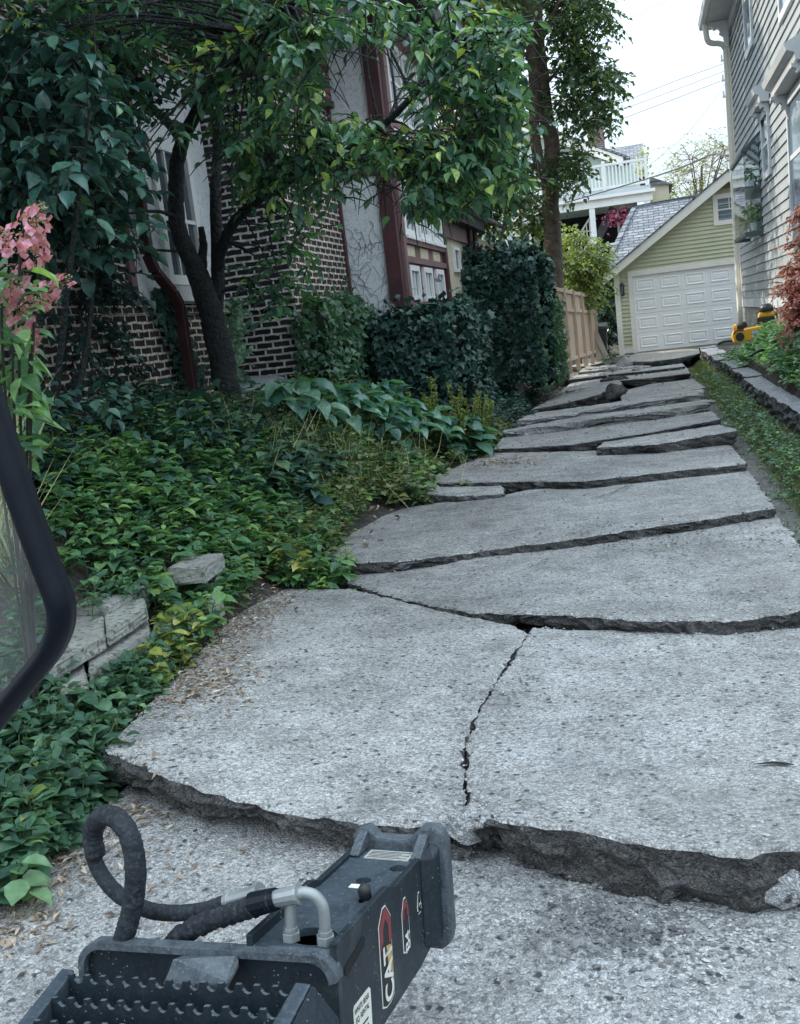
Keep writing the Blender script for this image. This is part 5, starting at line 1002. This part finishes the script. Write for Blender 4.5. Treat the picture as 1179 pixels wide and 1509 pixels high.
# ------------------------------------------------------------------ house at the back
K = thing('porch_house', 'white and mint green house with balcony and porch behind the garage', 'house', (-2, 38, 1)); Y0 = 38.0
k = MB(); z = 1.0
while z < 8.6:
    w_ = -.05 if z < 6.6 else max(-.50-(z-6.6)*1.93, -7.4); k.hexa([(-7.5, Y0+2.485, z), (w_, Y0+2.485, z), (w_, Y0+2.52, z), (-7.5, Y0+2.52, z), (-7.5, Y0+2.495, z+.13), (w_, Y0+2.495, z+.13), (w_, Y0+2.52, z+.13), (-7.5, Y0+2.52, z+.13)]); z += .13
k.build('siding', G['siding_m'], K); MB().box((-7.4, Y0+2.53, 1), (-.1, Y0+8, 6.5)).build('wall', G['siding_m'], K)
MB().box((-4.2, Y0, 5.38), (.45, Y0+2.4, 5.62)).build('balcony_floor', G['grey_trim'], K); MB().box((-4.4, Y0-.1, 5.08), (.5, Y0+.06, 5.379)).build('porch_beam', G['white'], K)
MB().box((-4.4, Y0-.22, 5.36), (.6, Y0-.101, 5.47)).build('gutter', G['white'], K)
k = MB(); x = -4.1
while x < .33: k.box((x, Y0, 5.78), (x+.05, Y0+.05, 6.48)); x += .125
y = Y0+.1
while y < Y0+2.4: k.box((.30, y, 5.78), (.34, y+.05, 6.48)); y += .14
k.build('baluster', G['white'], K)
k = MB(); k.box((-4.2, Y0-.02, 6.48), (.36, Y0+.08, 6.56)); k.box((-4.2, Y0-.01, 5.70), (.36, Y0+.07, 5.78)); k.box((.27, Y0, 6.481), (.37, Y0+2.4, 6.561)); k.build('balcony_rail', G['white'], K)
for x in (-2.75, -1.2, .28): MB().box((x, Y0-.03, 5.62), (x+.11, Y0+.08, 6.66)).build('balcony_post', G['white'], K)
for x in (-4.1, -1.75, .18): MB().box((x, Y0-.08, 1), (x+.2, Y0+.05, 5.08)).build('porch_post', G['white'], K)
MB().box((-4.2, Y0-.05, 2.9), (.4, Y0+2.4, 3.05)).build('porch_floor', G['grey_trim'], K); MB().box((-1.75, Y0-.04, 3.7), (.3, Y0+.02, 3.78)).build('porch_rail', G['white'], K)
MB().box((-4.2, Y0+2.30, 3.05), (1.3, Y0+2.40, 5.05)).build('painted_porch_shade', G['dark'], K)  # near-black sheet paints the shade inside the porch
MB().box((-.85, Y0+2.24, 3.05), (-.75, Y0+2.30, 5.05)).build('door_trim', G['white_cream'], K); MB().box((-.75, Y0+2.25, 3.3), (.1, Y0+2.30, 4.9)).build('window_screen', G['teal_frame'], K)
k = MB(); a, c = V(-2.9, Y0+.6, 3.4), V(-1.75, Y0+.6, 4.85); k.bar(a, c, .06, .10, (0, 1, 0)); k.bar(a+V(0, 0, -.75), c+V(0, 0, -.75), .06, .10, (0, 1, 0))
for i in range(10): p = a+(c-a)*(i+.5)/10; k.bar(p, p+V(0, 0, -.75), .04, .04, (0, 1, 0))
k.build('stair_rail', G['white'], K); k = MB(); k.bar(V(-1.9, Y0+1.2, 3.6), V(-.9, Y0+1.2, 5.1), .3, .35, (0, 1, 0)); k.build('stair_stringer', G['teal_frame'], K)
k = MB(); k.prism([(-4.5, Y0+1.9, 9.05), (-.45, Y0+1.9, 6.95), (-.45, Y0+1.9, 6.62), (-4.5, Y0+1.9, 8.70)], (0, .12, 0)); k.build('rake_board', G['white_cream'], K)
k = MB(); k.prism([(-4.5, Y0+1.85, 9.15), (-.2, Y0+1.85, 6.92), (-.2, Y0+1.85, 6.85), (-4.5, Y0+1.85, 9.05)], (0, 6, 0)); k.build('roof', G['roof_y'], K)
k = MB(); k.add([(-1.6, Y0+4, 6.95), (.35, Y0+4, 6.95), (.35, Y0+6.5, 8.0), (-1.6, Y0+6.5, 8.0)], [(0, 1, 2, 3)]); k.build('rear_roof', G['roof_y'], K); MB().box((-1.6, Y0+4.01, 6.0), (.33, Y0+6, 6.93)).build('dormer_wall', G['white_cream'], K)
MB().box((-1.72, Y0+3.2, 6.5), (-1.12, Y0+3.8, 8.6)).build('chimney', G['chimney'], K); MB().box((-1.78, Y0+3.15, 8.4), (-1.06, Y0+3.85, 8.5)).build('chimney_cap', G['chimney'], K)
k = MB(); k.box((-3.4, Y0+2.44, 6.1), (-2.3, Y0+2.48, 7.4)); wf = k.build('window', G['white'], K); k = MB(); [k.box((-3.3+i*.31, Y0+2.42, 6.2+j*.4), (-3.3+i*.31+.27, Y0+2.44, 6.55+j*.4)) for i in range(3) for j in range(3)]; k.build('pane', G['glass_b'], wf)
MB().box((.5, Y0+1, 1), (1.1, Y0+4, 5.7)).build('side_wall', G['cream'], K); k = MB(); k.prism([(.45, Y0+.9, 5.7), (1.25, Y0+.9, 5.62), (.45, Y0+.9, 6.0)], (0, 3, 0)); k.build('side_roof', G['roof'], K)
MB().box((-5.6, Y0-.5, .5), (-4.3, Y0+2.4, 4.9)).build('front_room', G['siding_m'], K); MB().box((-5.75, Y0-.65, 4.88), (-4.1, Y0+2.4, 5.1)).build('room_cornice', G['white'], K); MB().box((-5.5, Y0-.53, 3.4), (-4.85, Y0-.501, 4.75)).build('window', G['glass_b'], K); MB().box((-4.5, Y0-.56, .5), (-4.28, Y0-.45, 4.88)).build('corner_board', G['white'], K); MB().box((-4.82, Y0-.55, 3.3), (-4.72, Y0-.5, 4.85)).build('window_trim', G['white'], K)
hb_ = V(-.72, Y0-.15, 4.62); t = thing('hanging_basket', 'hanging basket of magenta flowers on the porch of the back house', 'flower basket', hb_); n = 260; P = hb_+rng.normal(size=(n, 3))*V(.26, .2, .16); leaves('flowers', P, rnd(n), rnd(n), .10, G['l_mag'], 'low', parent=t); MB().tube([hb_+V(0, 0, -.18), hb_+V(0, 0, .02)], [.1, .2], 10).build('basket', G['twig'], t); MB().tube([hb_, hb_+V(0, .1, .5)], .01, 4).build('hanger', G['wire'], t)
n = 90; P = V(.2, Y0+.4, 6.3)+rng.normal(size=(n, 3))*V(.14, .14, .38); t = thing('potted_climber', 'yellow-green climber in a pot at the right corner of the balcony', 'potted plant', (.2, Y0+.4, 5.62)); leaves('foliage', P, rnd(n), rnd(n), .16, G['l_lit'], 'low', parent=t); MB().tube([V(.2, Y0+.4, 5.63), V(.2, Y0+.4, 5.95)], [.1, .15], 10).build('pot', G['twig'], t)
# ------------------------------------------------------------------ wires
pb = at(1079, 110, 50); UP = thing('utility_pole', 'utility pole mostly hidden behind the corner of the right-hand house', 'utility pole', (pb[0], pb[1], 0)); MB().tube([(pb[0], pb[1], 0), (pb[0], pb[1], pb[2]+1.3)], [.16, .11], 10).build('pole', G['wire_l'], UP)
for z in (.65, -.2, -.9): MB().bar(pb+V(-.45, 0, z), pb+V(.3, 0, z), .08, .08).build('crossarm', G['wire_l'], UP); MB().tube([pb+V(-.4, 0, z), pb+V(-.4, 0, z+.25)], .05, 6).build('insulator', G['wire_l'], UP)
def wire(pts, r, m_, label): k = MB(); k.tube(sm_path([at(*p) for p in pts], 8), r, 5); return tag(k.build('utility_wire', m_), label, 'wire', 'overhead wires')
wire([(1073, 92, 50), (990, 122, 50), (900, 158, 50), (780, 200, 50)], .016, G['wire_l'], 'topmost of the three parallel wires leading left from the pole')
wire([(1071, 104, 50), (990, 135, 50), (900, 168, 50), (780, 212, 50)], .014, G['wire_l'], 'middle one of the three parallel wires leading left from the pole')
wire([(1072, 116, 50), (990, 148, 50), (900, 182, 50), (780, 228, 50)], .016, G['wire_l'], 'lowest of the three parallel wires leading left from the pole')
wire([(1073, 118, 50), (1050, 152, 48), (1010, 200, 44), (955, 246, 40), (930, 262, 39)], .014, G['wire_l'], 'thin wire sagging steeply from the pole to the balcony house')
wire([(995, -5, 45), (940, 22, 45), (885, 52, 45), (820, 90, 45)], .010, G['wire_l'], 'faint lone wire high in the sky near the tall tree')
wire([(1090, 224, 23), (1072, 230, 24), (1050, 228, 26), (1010, 245, 28), (960, 262, 32), (900, 280, 35), (830, 300, 38), (780, 312, 39)], .022, G['wire'], 'thick black cable running from the right house past the balcony')
# ------------------------------------------------------------------ the breaker in front of the machine
bo = V(-.61836, 1.92178, .398); bf = nz(ray(1117, 704)); br_ = nz(np.cross(bf, [0, 0, 1])); bu = np.cross(br_, bf)
def bp(r, f, u): return bo+br_*r+bf*f+bu*u
def bl(u, v, f): d = ray(u, v); t = (f-(CAMP-bo)@bf)/(d@bf); return CAMP+d*t
BR = thing('hydraulic_breaker', 'black hydraulic breaker with hoses and stepped mounting plate at the bottom of the photo', 'hydraulic breaker', (bo[0], bo[1], 0))
prof = [(-.512, .016), (-.262, .016), (-.222, .002), (-.01, .002), (-.01, -.20), (-.10, -.215), (-.512, -.228)]
def side_plate(r0, r1): k = MB(); k.prism([bp(r0, f, u) for f, u in prof], br_*(r1-r0)); return k
side_plate(.074, .087).build('side_plate', [G['steel']], BR, bevel=.002); side_plate(-.085, -.072).build('side_plate', [G['steel']], BR, bevel=.002)
def top_plate(r0, r1, f0, f1, u, th, holes, name):
    bm = bmesh.new(); loops = []
    def loop(pts): vs = [bm.verts.new(tuple(p)) for p in pts]; es = [bm.edges.new((vs[i], vs[(i+1) % len(vs)])) for i in range(len(vs))]; return vs, es
    o_, e_ = loop([bp(r0, f0, u), bp(r1, f0, u), bp(r1, f1, u), bp(r0, f1, u)]); E_ = list(e_); HL = []
    for (hr, hf, ra, rb_) in holes: h, e2 = loop([bp(hr+ra*math.cos(t*2*math.pi/24), hf+rb_*math.sin(t*2*math.pi/24), u) for t in range(24)]); E_ += e2; HL.append(h)
    bmesh.ops.triangle_fill(bm, edges=E_, use_beauty=True); dn = Vector(-bu*th)
    for h in HL+[o_]:
        lo_ = [bm.verts.new(q.co+dn) for q in h]
        for i in range(len(h)): bm.faces.new((h[i], h[(i+1) % len(h)], lo_[(i+1) % len(h)], lo_[i]))
    off = Vector(BR['_w'])
    for q in bm.verts: q.co -= off
    bmesh.ops.recalc_face_normals(bm, faces=bm.faces); me = bpy.data.meshes.new(name); bm.to_mesh(me); bm.free(); me.materials.append(G['steel_top']); o = bpy.data.objects.new(name, me); COL.objects.link(o); o.parent = BR; o['_w'] = BR['_w']; return o
top_plate(-.0715, .0735, -.245, -.005, -.006, .014, [(.006, -.190, .0165, .0165), (.052, -.115, .018, .018)], 'top_plate')
top_plate(-.0715, .0735, -.512, -.247, -.002, .014, [(.018, -.455, .045, .035), (.045, -.285, .008, .02)], 'rear_top_plate')
k = MB(); c8 = lambda r0, r1, f0, f1, u0, u1: [bp(r0, f0, u0), bp(r1, f0, u0), bp(r1, f1, u0), bp(r0, f1, u0), bp(r0, f0, u1), bp(r1, f0, u1), bp(r1, f1, u1), bp(r0, f1, u1)]
k.hexa(c8(-.071, .073, -.51, -.01, -.2, -.045)); k.build('inner_body', G['dark'], BR)
fl_ = [(-.09, -.19), (-.09, .018), (-.080, .034), (-.056, .040), (-.044, .030), (-.034, .017), (.042, .017), (.054, .030), (.070, .046), (.100, .048), (.118, .036), (.126, .012), (.128, -.18), (.122, -.204), (.105, -.217), (.03, -.217), (-.07, -.21)]
k = MB(); k.prism([bp(r, -.014, u) for r, u in fl_], bf*.04); k.build('front_flange', [G['steel_worn']], BR, bevel=.006)
k = MB(); k.prism([bp(.0875, -.075, .0), bp(.0875, -.015, .014), bp(.112, -.015, .010), bp(.108, -.045, -.01)], -bu*.185); k.build('gusset', G['steel'], BR, bevel=.004)
for r in (-.062, .078):
    k = MB(); k.prism([bp(r-.012, -.075, .001), bp(r-.012, -.014, .034), bp(r-.012, -.014, -.004), bp(r-.012, -.075, -.004)], br_*.022); k.build('ear_web', G['steel_worn'], BR, bevel=.003)
k = MB(); k.hexa(c8(-.040, .062, -.078, -.030, -.0055, -.0030)); DP = k.build('data_plate', G['plate'], BR)
for i in range(5):
    k = MB(); k.hexa(c8(-.034, .056-(i % 2)*.02, -.040-i*.008, -.0385-i*.008, -.0029, -.0022)); k.build('print_line', G['dec_black'], DP)
k = MB(); k.hexa(c8(-.010, .014, -.232, -.214, -.0055, -.0045)); k.build('small_sticker', G['dec_white'], BR)
k = MB(); k.tube([bp(.049, -.283, -.004), bp(.045, -.283, .018), bp(.038, -.283, .022)], [.012, .013, .008], 10); k.build('plug_knob', G['blackp'], BR, smooth=True)
# openings of the right side plate, drawn as near-black patches of painted shade
def slot(pts, name): k = MB(); k.prism([bp(.0872, f, u) for f, u in pts], br_*.0012); k.build(name, G['dark'], BR)
def capsule(f0, u0, f1, u1, rr):
    d = nz(V(f1-f0, u1-u0)); n_ = V(-d[1], d[0]); out = []
    for i in range(9): t = -math.pi/2+math.pi*i/8; q = V(f1, u1)+rr*(d*math.cos(t)+n_*math.sin(t)); out.append(tuple(q))
    for i in range(9): t = math.pi/2+math.pi*i/8; q = V(f0, u0)+rr*(d*math.cos(t)+n_*math.sin(t)); out.append(tuple(q))
    return out
slot(capsule(-.475, -.045, -.400, -.030, .010), 'slot'); slot(capsule(-.043, -.057, -.043, -.055, .010), 'bolt_hole')
# lettering on the right side plate
def text(body, name, f, u, h, mat_, rpos, wscale=1, bold=.02, parent=BR):
    """f, u: lower-left start of the reading line; reading goes up the plate, letter tops point to the rear"""
    cu = bpy.data.curves.new(name, 'FONT'); cu.body = body; cu.size = 1; cu.offset = bold; cu.extrude = .0; tmp = bpy.data.objects.new(name, cu); COL.objects.link(tmp)
    dg = bpy.context.evaluated_depsgraph_get(); me = bpy.data.meshes.new_from_object(tmp.evaluated_get(dg)); bpy.data.objects.remove(tmp)
    off = V(*parent['_w'])
    for q in me.vertices: x, y = q.co.x*h*wscale, q.co.y*h; p = bp(rpos, f-y, u+x)-off; q.co = Vector(p)
    me.materials.clear(); me.materials.append(mat_); o = bpy.data.objects.new(name, me); COL.objects.link(o); o.parent = parent; o['_w'] = parent['_w']; return o
def flat_poly(pts, rpos, th, name, mat_, parent=BR): k = MB(); k.prism([bp(rpos, f, u) for f, u in pts], br_*th); return k.build(name, mat_, parent)
def badge(fc, u0, u1, w_, name):
    P6 = lambda d: [(fc+w_/2-d, u0+d+.008), (fc+w_/2-d, u1-.028), (fc+w_*.12, u1-d), (fc-w_*.12, u1-d), (fc-w_/2+d, u1-.028), (fc-w_/2+d, u0+d+.008), (fc-w_/2+.02, u0+d), (fc+w_/2-.02, u0+d)]
    o = flat_poly(P6(0), .0872, .0006, name, G['dec_white']); flat_poly(P6(.0028), .0880, .0004, 'badge_field', G['dec_black'], o); return o
bd = badge(-.292, -.198, -.010, .064, 'maker_badge')
flat_poly([(-.263, -.085), (-.263, -.042), (-.287, -.014), (-.297, -.014), (-.321, -.042), (-.321, -.085), (-.305, -.072), (-.305, -.05), (-.292, -.034), (-.277, -.05), (-.277, -.085)], .0886, .0004, 'badge_flash', G['dec_red'], bd)
flat_poly([(-.267, -.150), (-.267, -.092), (-.292, -.085), (-.285, -.125)], .0886, .0004, 'badge_triangle', G['dec_yel'], bd)
text('CAT', 'lettering', -.268, -.192, .060, G['dec_white'], .0895, .92, .028, bd)
bd2 = badge(-.180, -.150, -.038, .040, 'model_badge'); flat_poly([(-.163, -.082), (-.163, -.062), (-.177, -.043), (-.183, -.043), (-.197, -.062), (-.197, -.082), (-.188, -.075), (-.188, -.06), (-.172, -.06), (-.172, -.075)], .0886, .0004, 'badge_flash', G['dec_red'], bd2)
text('B4', 'lettering', -.166, -.146, .036, G['dec_white'], .0895, 1.05, .02, bd2)
bd3 = badge(-.095, -.105, -.06, .024, 'small_badge'); text('3', 'lettering', -.089, -.09, .018, G['dec_white'], .0895, 1, .01, bd3)
st = flat_poly([(-.378, -.205), (-.378, -.125), (-.384, -.119), (-.452, -.119), (-.458, -.125), (-.458, -.205)], .0872, .0008, 'rental_sticker', G['dec_white'])
def text_h(body, f, u, h, parent, ws=1):
    cu = bpy.data.curves.new('lettering', 'FONT'); cu.body = body; cu.size = 1; cu.offset = .02; tmp = bpy.data.objects.new('lettering', cu); COL.objects.link(tmp); dg = bpy.context.evaluated_depsgraph_get(); me = bpy.data.meshes.new_from_object(tmp.evaluated_get(dg)); bpy.data.objects.remove(tmp); off = V(*parent['_w'])
    for q in me.vertices: q.co = Vector(bp(.0884, f+q.co.x*h*ws, u+q.co.y*h)-off)
    me.materials.clear(); me.materials.append(G['dec_black']); o = bpy.data.objects.new('lettering', me); COL.objects.link(o); o.parent = parent
text_h('WHITE BEAR', -.454, -.136, .0145, st, .80); text_h('EQ. RENTAL', -.450, -.153, .0145, st, .78)
for i in range(3): flat_poly([(-.445+i*.006, -.170-i*.011), (-.395, -.170-i*.011), (-.395, -.1665-i*.011), (-.445+i*.006, -.1665-i*.011)], .0882, .0003, 'print_line', G['dec_black'], st)
# fittings and hoses
def hexnut(r, f): k = MB(); k.prism([bp(r+.017*math.cos(i*math.pi/3), f+.017*math.sin(i*math.pi/3), -.002) for i in range(6)], bu*.016); k.tube([bp(r, f, .014), bp(r, f, .022)], .0125, 12); return k
for r, f in ((-.014, -.478), (.052, -.478)): hexnut(r, f).build('hex_nut', G['zinc'], BR, bevel=.0015)
pA = sm_path([bp(.052, -.478, .01), bp(.052, -.478, .045), bp(.050, -.480, .066), bp(.038, -.483, .083), bp(.018, -.486, .088), bl(440, 1318, -.488)], 6)
k = MB(); k.tube(pA, .0105, 12); k.build('steel_pipe', G['zinc'], BR, smooth=True)
pB = sm_path([bp(-.014, -.478, .01), bp(-.014, -.476, .05), bp(-.018, -.47, .075), bl(415, 1318, -.462), bl(385, 1318, -.455), bl(370, 1322, -.452)], 6)
k = MB(); k.tube(pB, .0105, 12); k.build('steel_pipe', G['zinc'], BR, smooth=True)
def crimp(a, c, r, nm='crimp_fitting'): k = MB(); a, c = np.array(a), np.array(c); k.tube([a, a+(c-a)*.12, a+(c-a)*.14, a+(c-a)*.86, a+(c-a)*.88, c], [r*1.15, r*1.15, r, r*.95, r*1.12, r*1.05], 12); k.build(nm, G['zinc'], BR)
crimp(bl(442, 1318, -.488), bl(402, 1326, -.490), .016); crimp(bl(385, 1316, -.455), bl(335, 1330, -.452), .0165)
def hosemesh(pts, rad, wr, name, seg=90):
    p = sm_path(pts, max(3, seg//len(pts))); r_ = random.Random(3); k = MB(); rr = [rad*(1+wr*(r_.uniform(-1, 1)+.7*math.sin(i*2.1))) for i in range(len(p))]; p = [q+wr*rad*.8*rnd(1)[0] for q in p]; k.tube(p, rr, 14); return k.build(name, G['hose'], BR, smooth=True)
hosemesh([bl(338, 1329, -.452), bl(300, 1342, -.45), bl(255, 1346, -.45), bl(215, 1340, -.45), bl(172, 1316, -.45), bl(143, 1276, -.45), bl(136, 1238, -.455)], .0150, .015, 'hose')
hosemesh([bl(142, 1262, -.453), bl(137, 1232, -.455), bl(146, 1208, -.465), bl(166, 1203, -.48), bl(186, 1222, -.50), bl(198, 1258, -.505), bl(200, 1300, -.505), bl(194, 1345, -.505), bl(182, 1385, -.505), bl(170, 1430, -.48)], .0192, .035, 'hose_sleeve')
hosemesh([bl(404, 1326, -.49), bl(370, 1337, -.49), bl(330, 1350, -.485), bl(290, 1366, -.48), bl(258, 1388, -.47), bl(235, 1420, -.45)], .0180, .11, 'wrinkled_sleeve', 70)
k = MB(); k.tube([bl(408, 1325, -.49), bl(372, 1334, -.49)], [.0195, .022], 12); k.build('sleeve_cuff', G['rubber'], BR)
# mounting plate with rounded corners and raised rim
def rrect(r0, r1, u0, u1, c_, f, skew=0):
    out = []
    for (cx, cu, a0) in ((r1-c_, u1-c_, 0), (r0+c_, u1-c_, 90), (r0+.005, u0, 180), (r1-.005, u0, 270)):
        if a0 >= 180: out.append((cx, cu)); continue
        for i in range(9): t = math.radians(a0+90*i/8); out.append((cx+c_*math.cos(t), cu+c_*math.sin(t)))
    return [bp(r, f, u+skew*(r-r1)) for r, u in out]
k = MB(); k.prism(rrect(-.425, .091, -.50, .002, .042, -.520, .05), bf*.016); k.build('mounting_plate', [G['steel']], BR, bevel=.003)
o_ = rrect(-.427, .094, -.50, .005, .044, -.535, .05); i_ = rrect(-.415, .080, -.50, -.008, .036, -.535, .05); n = len(o_); k = MB()
k.add(o_+i_+[p+bf*.030 for p in o_]+[p+bf*.014 for p in i_], [f_ for i in range(n-1) if i != 18 for f_ in ((i, i+1, n+i+1, n+i), (i, 2*n+i, 2*n+i+1, i+1), (n+i, n+i+1, 3*n+i+1, 3*n+i))]); k.build('plate_rim', G['steel_worn'], BR)
k = MB(); pc = [bl(268, 1408, -.534), bl(350, 1408, -.534), bl(352, 1416, -.56), bl(335, 1450, -.575), bl(240, 1450, -.575), bl(256, 1416, -.56)]; k.prism(pc, bu*-.012); k.build('plate_bracket', G['steel_worn'], BR, bevel=.003)
# serrated step bars
def step_bar(uvL, uvR, f, dep, name='serrated_bar'):
    a, c = bl(uvL[0], uvL[1], f), bl(uvR[0], uvR[1], f); d = nz(c-a); l = np.linalg.norm(c-a); up_ = nz(bu-d*(bu@d)); th = nz(np.cross(up_, d)); nt_ = 13; pts = []; s0 = l/nt_
    for i in range(nt_):
        x = i*s0
        pts += [(x, .0), (x+s0*.30, .0)]
        for t in range(1, 6): ang = math.pi*t/6; pts.append((x+s0*(.65-.33*math.cos(ang)), -.015*math.sin(ang)))
    pts += [(l, 0), (l, -dep), (0, -dep)]
    k = MB(); k.prism([a+d*p[0]+up_*p[1] for p in pts], th*.007); o = k.build(name, [G['steel'], G['steel_worn']], BR)
    for f in o.data.polygons:
        if abs(np.array(f.normal)@th) < .5 and np.array(f.normal)@up_ > .3: f.material_index = 1
    return a, c
s1 = step_bar((100, 1437), (428, 1456), -.60, .05); s2 = step_bar((76, 1471), (410, 1490), -.655, .05); s3 = step_bar((50, 1505), (392, 1524), -.705, .05)
for a_, c_, sgn in ((s1[1], s3[1], 1), (s1[0], s3[0], -1)):
    o1 = br_*.028*sgn; k = MB(); e = c_+(c_-a_)*.4; k.hexa([a_-bu*.09, a_+o1-bu*.09, e+o1-bu*.09, e-bu*.09, a_+bf*.02, a_+o1+bf*.02, e+o1, e]); k.build('step_end_plate', G['steel_top'], BR, bevel=.003)
k = MB(); a_ = s1[1]+br_*.03; e = s3[1]+br_*.03+(s3[1]-s1[1])*.5; k.prism([a_+bf*.02, a_+br_*.045-bu*.05+bf*.02, a_+br_*.05-bu*.2+bf*.02, a_-bu*.2+bf*.02], e-a_); k.build('step_cheek', G['steel'], BR, bevel=.003)
k = MB(); k.hexa([s1[0]-bu*.055+bf*.03, s1[1]-bu*.055+bf*.03, s3[1]-bu*.055-bf*.06, s3[0]-bu*.055-bf*.06, s1[0]-bu*.048+bf*.03, s1[1]-bu*.048+bf*.03, s3[1]-bu*.048-bf*.06, s3[0]-bu*.048-bf*.06]); k.build('step_gap_shade', G['dark'], BR)  # added black sheet paints the shade between the step bars
# ------------------------------------------------------------------ cab window of the machine, left edge
CY0 = .55; cw0 = at(-300, 700, CY0); CB = thing('cab_window', 'black rubber framed cab window with hazy glass at the left edge', 'vehicle window', cw0)
cp = [(-60, 470), (-14, 610), (28, 735), (62, 828), (82, 880), (87, 905), (84, 932), (68, 966), (38, 1004), (-20, 1076), (-110, 1190)]
loop = sm_path([at(u, v, CY0) for u, v in cp], 5)+sm_path([at(u, v, CY0) for u, v in [(-200, 1230), (-420, 1200), (-520, 1000), (-520, 600), (-420, 430), (-200, 400), (-100, 410)]], 4)
n = len(loop); k = MB(); vs = []; cenl = np.mean(loop, axis=0)
for i, p in enumerate(loop):
    d = nz(loop[(i+1) % n]-loop[i-1]); o_ = nz(np.cross(d, V(0, 1, 0)))
    if o_@(p-cenl) < 0: o_ = -o_
    for (a, b2) in ((-.0078, -.003), (-.0055, -.007), (-.001, -.009), (.0035, -.008), (.0068, -.004), (.0080, .002), (.0068, .012), (-.006, .012), (-.0078, .004)): vs.append(p+o_*a*.86+V(0, 1, 0)*b2)
m_ = 9; k.add(vs, [(i*m_+j, i*m_+(j+1) % m_, ((i+1) % n)*m_+(j+1) % m_, ((i+1) % n)*m_+j) for i in range(n) for j in range(m_)]); k.build('rubber_frame', G['rubber'], CB, smooth=True)
m, nt_, N_, L_ = newmat('hazy_glass'); tr = N_('ShaderNodeBsdfTransparent'); df = N_('ShaderNodeBsdfDiffuse'); mx = N_('ShaderNodeMixShader'); tcn = N_('ShaderNodeTexCoord'); nn = N_('ShaderNodeTexNoise', _Scale=14.0, _Detail=6.0); L_(tcn.outputs['Object'], nn.inputs['Vector'])
df.inputs[0].default_value = (.62, .66, .66, 1); L_(ramp(N_, L_, nn.outputs['Fac'], [(.3, .05), (.7, .16)]), mx.inputs[0]); L_(tr.outputs[0], mx.inputs[1]); L_(df.outputs[0], mx.inputs[2]); oo = N_('ShaderNodeOutputMaterial'); L_(mx.outputs[0], oo.inputs[0])
k = MB(); k.add(loop, [tuple(range(n))]); k.build('glass', m, CB)
# the helper property is not part of the scene
for o in bpy.data.objects:
    if '_w' in o: del o['_w']
